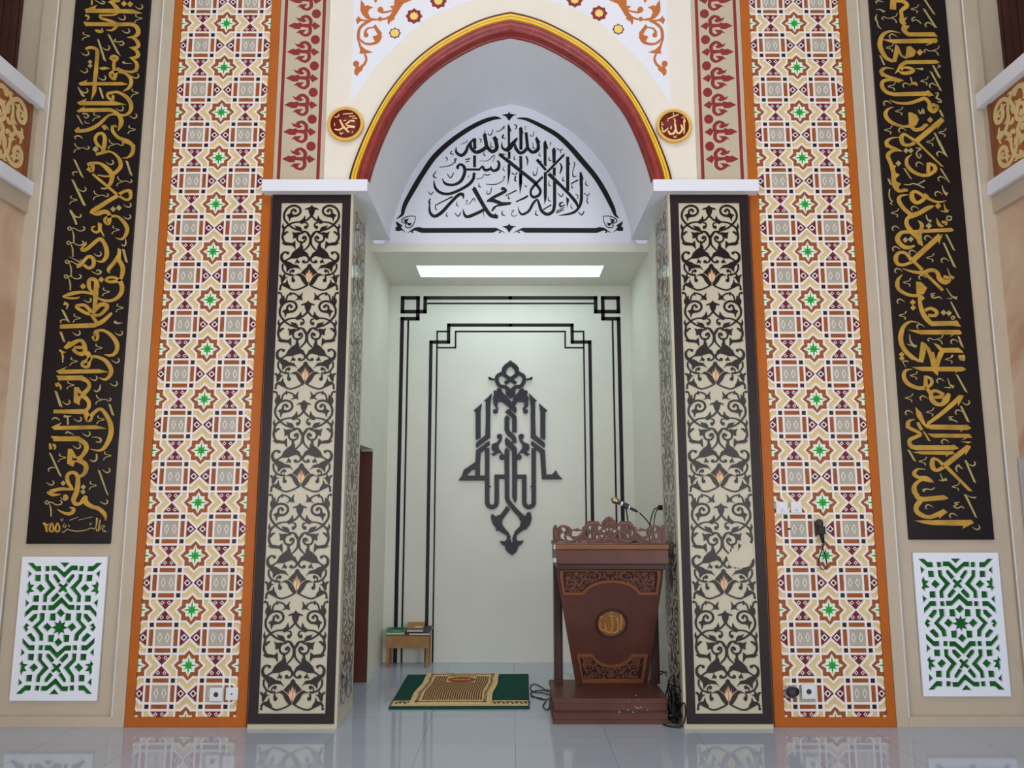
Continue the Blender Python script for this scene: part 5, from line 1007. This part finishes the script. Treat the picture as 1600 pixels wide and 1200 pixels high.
for P in rel:
    for s in (1, -1):
        Q = []
        for i, p in enumerate(P):
            x, z = cq(*p); x = x if s > 0 else 2*axc-x
            if x > 1.08: x = 1.08
            Q.append((x, max(z, 1.192), 0.011 if 0 < i < len(P)-1 else 0.005))
        k_, a, b = stroke(Q, True, 4); g.strip(a, b, front(YC), 0.02, 0.030, M_woodmd)
co_ = g.build('carved_crest', rt); cut(co_, [offset_poly(h_, 0.0015) for h_ in hs], front(YC), -0.02, 0.05, M_wood); tag(co_, 'openwork carved crest along the top')
# microphone on the lectern
m0 = at(955, 779, 0.30); m1 = at(999, 801, 0.30); dd = (m0-m1).normalized()
rt = empty('microphone', tuple(at(983, 822, 0.30)), 'brass-headed microphone tilted on its stand above the lectern', 'microphone')
g = Geo(); g.lathe([(0.0, 0.0), (0.004, 0.014), (0.018, 0.024), (0.036, 0.0255), (0.052, 0.021), (0.062, 0.016)], m0, -dd, M_chrome, 20); g.build('grille_head', rt)
g = Geo(); g.lathe([(0.06, 0.017), (0.075, 0.0165), (0.13, 0.0125), (0.20, 0.010), (0.215, 0.006), (0.216, 0)], m0, -dd, M_dplastic, 16); g.lathe([(0.075, 0.0175), (0.09, 0.0175)], m0, -dd, M_plastic, 16); g.lathe([(0.128, 0.0145), (0.150, 0.0135)], m0, -dd, M_plastic, 16); g.build('handle', rt)
g = Geo(); pc = m0-dd*0.115; base_ = at(984, 817, 0.30); base_.z = 1.186
g.tube([tuple(pc+Vector((0, 0, -0.005))), tuple(at(980, 806, 0.30)), tuple(base_+Vector((0, 0, 0.02)))], 0.006, M_dplastic, sub=4)
g.lathe([(-0.012, 0.021), (0.022, 0.021)], pc, -dd, M_dplastic, 14); g.lathe([(0, 0.0), (0, 0.05), (0.012, 0.045), (0.016, 0.012), (0.016, 0)], (base_.x, base_.y, 1.186), (0, 0, 1), M_dplastic, 20); g.build('stand', rt)
g = Geo(); e1 = at(1018, 823, 0.33)
g.tube([tuple(m1), tuple(at(1008, 810, 0.31)), tuple(e1)], 0.0045, M_cable); g.build('cable', rt)
# socket on the right niche wall with a hanging lead
rt = empty('wall_socket', (1.184, 0.62, 1.42), 'small pale socket on the right niche wall above the lectern', 'socket')
p = onx(1027, 793, 1.145); g = Geo()
sx, sy, sz = 1.185, 0.56, at(1029, 793, 0.56).z
g.box(1.168, 1.1845, sy-0.03, sy+0.07, sz-0.05, sz+0.05, M_plastic); g.build('face_plate', rt, bevel=0.003)
g = Geo(); g.box(1.13, 1.168, sy+0.0, sy+0.035, sz-0.02, sz+0.018, M_cable); g.build('plug', rt, bevel=0.004)
g = Geo(); g.tube([(1.135, sy+0.015, sz), (1.09, sy-0.02, sz-0.02), (1.04, 0.45, sz-0.13), (1.03, 0.42, 1.20), (1.06, 0.40, 1.195)], 0.0045, M_cable)
g.tube([(1.135, sy+0.02, sz), (1.10, sy-0.02, sz-0.05), (1.07, 0.46, sz-0.16), (1.075, 0.44, 1.20)], 0.004, M_cable)
tag(g.build('power_lead'), 'black lead hanging from the niche socket to the lectern top', 'cable')
# tangled cables beside the lectern
random.seed(11); g = Geo()
for k in range(13):
    P = []; x0 = random.uniform(1.085, 1.125); z0 = random.uniform(0.03, 0.30)
    for j in range(9):
        P.append((x0+0.030*math.cos(j*1.3+k)+random.uniform(-0.006, 0.006), 0.04+0.17*(0.5+0.5*math.sin(j*0.95+k*0.7))+random.uniform(-0.02, 0.02)-0.06, max(0.008, z0*(0.2+0.8*abs(math.cos(j*0.7+k)))+0.01)))
    g.tube(P, 0.0045, M_cable, seg=6)
g.tube([tuple(at(1030, 1055, 0.63)), tuple(at(1040, 1050, 0.64)), tuple(at(1048, 1058, 0.5)), tuple(at(1050, 1080, 0.30)), (1.10, 0.1, 0.12)], 0.005, M_cable)
g.tube([tuple(at(1026, 1052, 0.64)), tuple(at(1036, 1049, 0.66)), tuple(at(1044, 1060, 0.5)), (1.10, 0.2, 0.2), (1.12, 0.06, 0.03)], 0.005, M_cable)
g.tube([(1.10, 0.0, 0.05), (1.14, -0.06, 0.17), (1.155, -0.05, 0.10), (1.13, -0.045, 0.02), (1.07, -0.02, 0.008), (1.02, 0.03, 0.008)], 0.005, M_cable)
tag(g.build('cable_tangle'), 'heap of tangled black cables between the lectern and the right pillar', 'cable')
g = Geo(); fl = [(857, 1081), (838, 1069), (829, 1072), (832, 1080), (850, 1083), (862, 1088), (852, 1093), (836, 1089), (829, 1083), (840, 1079), (862, 1078)]
g.tube([tuple(onz(x, y, 0.006)) for x, y in fl], 0.004, M_cable, seg=6)
fl = [(830, 1088), (845, 1091), (853, 1095), (848, 1103), (856, 1109), (859, 1100)]
g.tube([tuple(onz(x, y, 0.006)) for x, y in fl], 0.004, M_cable, seg=6)
tag(g.build('floor_cable'), 'thin black cable looped on the floor between the rug and the lectern', 'cable')
# pale cloth bag behind the lectern
rt = Geo(); N = 14; vs = []
a0 = onz(858, 1056, 0.0); a1 = onz(915, 1056, 0.0)
cx_, cy_ = (a0.x+a1.x)/2+0.03, 1.20
for i in range(N+1):
    for j in range(N+1):
        u = i/N*2-1; v = j/N*2-1
        h = max(0.0, (1-abs(u)**2.6))*max(0.0, (1-abs(v)**2.6)); q = 1-0.12*abs(v*u)
        vs.append((cx_+u*0.19*q, cy_+v*0.24*q, 0.004+0.085*h**0.6+0.008*math.sin(u*9+v*5)*h))
rt.add(vs, [(i*(N+1)+j, (i+1)*(N+1)+j, (i+1)*(N+1)+j+1, i*(N+1)+j+1) for i in range(N) for j in range(N)], M_cloth, True)
tag(rt.build('cloth_bag'), 'pale blue-white folded cloth bag on the floor behind the lectern', 'bag')
# ================================================================== rugs
def rugpt(z):
    return lambda u, v, h: (u, v, z+h)
rt = empty('prayer_rug', (-0.36, 0.95, 0), 'dark green rug lying under the smaller gold rug', 'rug', )
g = Geo(); OG = [(-0.877, 0.425), (0.138, 0.435), (0.155, 1.51), (-0.877, 1.48)]
g.holed(OG, [], rugpt(0.0), 0.002, 0.012, M_rug); g.build('pile', rt, bevel=0.003)
g = Geo(); g.holed([(-0.868, 0.475), (0.130, 0.485), (0.133, 0.63), (-0.866, 0.62)], [], rugpt(0.012), 0.0, 0.0014, M_ruggold)
random.seed(5)
for k in range(15):
    x = -0.83+k*0.066
    for q, (dx, dy) in enumerate(((0, 0), (0.028, 0.02))):
        P = [(x+dx+0.024*math.cos(a*0.8)*(1-a/9), 0.548+dy*0.6+0.042*math.sin(a*0.8)*(1-a/9), 0.013) for a in range(7)]
        k_, a, b = stroke(P, True, 2); g.strip(a, b, rugpt(0.0134), 0.0, 0.0012+q*0.0002, M_rugdk if q else M_rugbrown)
tag(g.build('border_band', rt), 'beige band with dark scrolls')
rt = empty('small_rug', (-0.4, 1.0, 0.014), 'striped gold and brown prayer rug laid on the green rug', 'rug')
z0 = 0.0180
def gr(u, v):   # u 0..1 across, v 0..1 away from the camera
    xl = -0.752+(-0.700+0.752)*v; xr = -0.150+(-0.088+0.150)*v
    wob = 0.007*math.sin(v*11+1.0)
    return (xl+(xr-xl)*u+wob*(1 if 0 < u < 1 else 1), 0.495+(1.495-0.495)*v+0.012*math.sin(u*3.1))
def grs(P): return [gr(*p) for p in P]
g = Geo(); edge = [(0, v/14) for v in range(15)]+[(1, 1-v/14) for v in range(15)]
g.holed(grs(edge), [], rugpt(z0-0.0015), 0.0, 0.006, M_ruggold); g.build('weave', rt)
zt = z0+0.0045
g = Geo()
for k in range(25):
    u = 0.145+k*0.0297
    for (v0, v1) in ((0.10, 0.62), (0.62, 0.87)):
        if v0 > 0.6 and 0.32 < u < 0.70: 
            v1 = 0.66
        P = [(u+0.006*math.sin(v*9), v0+(v1-v0)*q/6) for q, v in [(q, v0+(v1-v0)*q/6) for q in range(7)]]
        Q = [gr(*p)+(0.0130,) for p in P]; k_, a, b = stroke(Q, True, 2); g.strip(a, b, rugpt(zt), 0.0, 0.0010, M_rugbrown)
    if 0.32 < u < 0.70:
        Q = [gr(u, 0.86)+(0.0115,), gr(u, 0.90)+(0.0115,)]; k_, a, b = stroke(Q); g.strip(a, b, rugpt(zt), 0.0, 0.0010, M_rugbrown)
tag(g.build('stripes', rt), 'dark brown narrow stripes')
g = Geo(); rnd = random.Random(2)
for side in range(4):
    n_ = 26 if side < 2 else 24
    for k in range(n_):
        t = (k+0.5)/n_
        c = {0: (0.085, 0.03+0.94*t), 1: (0.915, 0.03+0.94*t), 2: (0.06+0.88*t, 0.055), 3: (0.06+0.88*t, 0.945)}[side]
        P = [gr(c[0]+0.020*math.cos(a*1.1+k)*(1-a/10), c[1]+0.014*math.sin(a*1.1+k)*(1-a/10))+(0.0095,) for a in range(6)]
        k_, a, b = stroke(P, True, 2); g.strip(a, b, rugpt(zt), 0.0, 0.0009, M_rugbrown)
tag(g.build('patterned_border', rt), 'brown patterned border')
g = Geo(); c = gr(0.51, 0.74); g.holed([(c[0]+0.115*math.cos(a*math.pi/16), c[1]+0.095*math.sin(a*math.pi/16)) for a in range(32)], [], rugpt(zt), 0, 0.0016, M_rugmed)
for k in range(9):
    x = c[0]-0.07+k*0.0165; P = [(x-0.006, c[1]-0.012, 0.005), (x, c[1]+0.006*(k % 3), 0.006), (x+0.008, c[1]-0.012, 0.005)]; k_, a, b = stroke(P, True, 2); g.strip(a, b, rugpt(zt+0.0016), 0, 0.0006, M_ruggold)
for x, hgt in ((-0.05, 0.03), (0.06, 0.035)):
    P = [(c[0]+x, c[1]-0.01, 0.006), (c[0]+x+0.003, c[1]+hgt, 0.006)]; k_, a, b = stroke(P, False); g.strip(a, b, rugpt(zt+0.0016), 0, 0.0006, M_ruggold)
tag(g.build('centre_medallion', rt), 'rust oval medallion')
g = Geo(); rnd = random.Random(4)
for k in range(52):
    u = 0.02+0.96*k/51; p = gr(u, 1.0); x, y = p; dx = rnd.uniform(-0.012, 0.012)
    g.tube([(x, y-0.004, z0+0.002), (x+dx*0.5, y+0.022, 0.013), (x+dx, y+rnd.uniform(0.04, 0.062), 0.006)], 0.0028, M_ruggold, seg=5, sub=2)
tag(g.build('fringe', rt), 'gold fringe at the far end')
# ================================================================== little bench with books
rt = empty('book_bench', (-0.93, 1.85, 0), 'small rough pine bench against the back wall at the left corner', 'bench')
x0, x1, y0, y1 = -1.122, -0.735, 1.82, 2.02
g = Geo(); g.box(x0, x1, y0, y1, 0.262, 0.280, M_pine); g.build('seat_board', rt, bevel=0.002)
g = Geo(); g.box(x0, x1, y0-0.016, y0, 0.168, 0.274, M_pine)
for q in (x0+0.03, x1-0.03, x0+0.13, x0+0.20): g.box(q-0.003, q+0.003, y0-0.0175, y0-0.016, 0.215, 0.222, M_wood2)
g.build('front_board', rt, bevel=0.002)
for x in (x0+0.002, x1-0.03):
    for y in (y0+0.002, y1-0.034):
        g = Geo(); g.box(x, x+0.028, y, y+0.032, 0.0, 0.262, M_pine); g.build('leg', rt, bevel=0.002)
def book(name, lab, cx, cy, z, w, d, t, ang, m, tilt=0.0, extra=None):
    rt = empty(name, (cx, cy, z), lab, 'book', 'books on the pine bench'); rt.rotation_euler = (tilt, 0, ang)
    ORG[rt.name] = (0, 0, 0)
    g = Geo(); g.box(-w/2, w/2, -d/2, d/2, 0, 0.003, m); g.box(-w/2, w/2, -d/2, d/2, t-0.003, t, m); g.box(-w/2, -w/2+0.004, -d/2, d/2, 0.003, t-0.003, m)
    if extra: extra(g, w, d, t)
    g.build('cover', rt, bevel=0.001)
    g = Geo(); g.box(-w/2+0.004, w/2-0.004, -d/2+0.004, d/2-0.004, 0.003, t-0.003, M_page); g.build('pages', rt)
def ex_green(g, w, d, t):
    g.box(-w*0.25, w*0.38, d*0.12, d*0.20, t, t+0.0006, M_rugdk); g.box(-w*0.25, w*0.30, d*0.28, d*0.33, t, t+0.0006, M_rugdk); g.box(-w*0.15, w*0.25, -d*0.3, -d*0.27, t, t+0.0006, M_page)
def ex_gold(g, w, d, t):
    g.box(-w*0.02, w*0.40, -d*0.22, -d*0.10, t, t+0.0006, M_page); g.box(-w*0.5, w*0.5, -d*0.5, -d*0.34, t, t+0.0006, M_bookgrey)
book('book', 'green-covered book lying at the left end of the pine bench', -1.045, 1.91, 0.290, 0.175, 0.21, 0.022, 0.05, M_bookgreen, 0.06, ex_green)
book('book', 'dark grey book under the gold one on the bench', -0.815, 1.905, 0.296, 0.19, 0.22, 0.022, -0.06, M_bookgrey, 0.14)
book('book', 'gold-brown book with a white label, on top of the dark grey book', -0.865, 1.90, 0.327, 0.150, 0.215, 0.022, 0.04, M_bookgold, 0.16, ex_gold)
# ================================================================== sockets and hanging microphone
def plate(name, px, py, w, lab, cat, kind, grp=None, m=M_plastic):
    X, Z = xz(px, py, -0.012); Y = -0.0045
    rt = empty(name, (X, Y, Z), lab, cat, grp)
    g = Geo(); g.box(X-w/2, X+w/2, Y-0.012, Y, Z-w/2, Z+w/2, m); g.box(X-w*0.4, X+w*0.4, Y-0.014, Y-0.012, Z-w*0.4, Z+w*0.4, m); g.build('face_plate', rt, bevel=0.004)
    g = Geo()
    if kind == 'socket':
        g.lathe([(0.0142, 0.0), (0.0142, w*0.20), (0.0152, w*0.23), (0.0152, w*0.26), (0.0140, w*0.27)], (X, Y, Z), (0, -1, 0), m, 24); g.lathe([(0.0143, 0), (0.0143, w*0.19)], (X, Y-0.0003, Z), (0, -1, 0), M_dplastic, 20)
        for d in (-0.1, 0.1): g.lathe([(0.0148, 0), (0.0148, w*0.035)], (X+d*w, Y-0.0003, Z), (0, -1, 0), M_cable, 8)
    elif kind == 'dot': g.lathe([(0.0142, 0.0), (0.016, w*0.06), (0.0142, w*0.07)], (X, Y, Z), (0, -1, 0), M_cable, 14)
    elif kind == 'switch':
        g.box(X-w*0.28, X+w*0.28, Y-0.017, Y-0.014, Z-w*0.05, Z+w*0.28, m)
        for q in (-0.22, -0.08): g.box(X-w*0.18, X+w*0.15, Y-0.0146, Y-0.014, Z+(q-0.10)*w, Z+(q-0.07)*w, M_dplastic)
    elif kind == 'plug':
        g.lathe([(0.012, 0.036), (0.03, 0.036), (0.045, 0.028), (0.06, 0.012), (0.06, 0)], (X, Y, Z), (0, -1, 0), M_dplastic, 20); g.lathe([(0.045, 0.030), (0.05, 0.020), (0.052, 0.0)], (X+0.012, Y-0.002, Z+0.010), (0, -1, 0), M_cable, 12)
    g.build({'socket': 'socket_well', 'dot': 'button', 'switch': 'rocker', 'plug': 'plug_body'}[kind], rt)
plate('wall_socket', 338, 1085, 0.086, 'white square socket low on the left tile band, with a round well', 'socket', 'socket')
plate('wall_switch', 362.5, 1084, 0.080, 'white square plate with a small dark dot, low on the left tile band', 'switch', 'dot')
plate('wall_socket', 1263.5, 1080.5, 0.092, 'white square socket low on the right tile band', 'socket', 'socket')
plate('wall_socket', 1236, 1081, 0.075, 'dark round plug in a grey socket at the lower left of the right tile band', 'socket', 'plug', None, M_grey)
plate('wall_switch', 1221.5, 793, 0.078, 'white switch plate by the orange border, left one of two on the right tile band', 'switch', 'switch')
plate('wall_switch', 1244, 792.5, 0.074, 'white switch plate next to the hanging microphone, right one of two', 'switch', 'switch')
X, Z = xz(1283, 840, -0.05)
rt = empty('hanging_microphone', (X, -0.03, Z), 'dark microphone hanging head up in a clip on the right tile band', 'microphone')
a = Vector(at(1279, 811, -0.045)); b = Vector(at(1286, 847, -0.045)); dr = (b-a).normalized()
g = Geo(); g.lathe([(0, 0), (0.004, 0.016), (0.016, 0.025), (0.034, 0.026), (0.05, 0.02)], a, dr, M_dplastic, 18); g.build('grille_head', rt)
g = Geo(); g.lathe([(0.05, 0.021), (0.06, 0.019), (0.12, 0.014), (0.16, 0.011), (0.165, 0)], a, dr, M_cable, 16); g.build('handle', rt)
g = Geo(); c = a+dr*0.075; g.box(c.x-0.024, c.x+0.026, c.y-0.022, 0.001, c.z-0.028, c.z+0.026, M_cable); g.box(c.x+0.01, c.x+0.04, c.y-0.01, 0.001, c.z-0.008, c.z+0.012, M_plastic); g.build('clip', rt, bevel=0.004)
g = Geo(); P = [(1286, 848), (1285, 858), (1280, 872), (1279, 882), (1286, 890), (1292, 884), (1290, 870), (1286, 858)]
g.tube([tuple(at(x, y, -0.035)) for x, y in P], 0.0038, M_cable, seg=6); g.build('cable', rt)
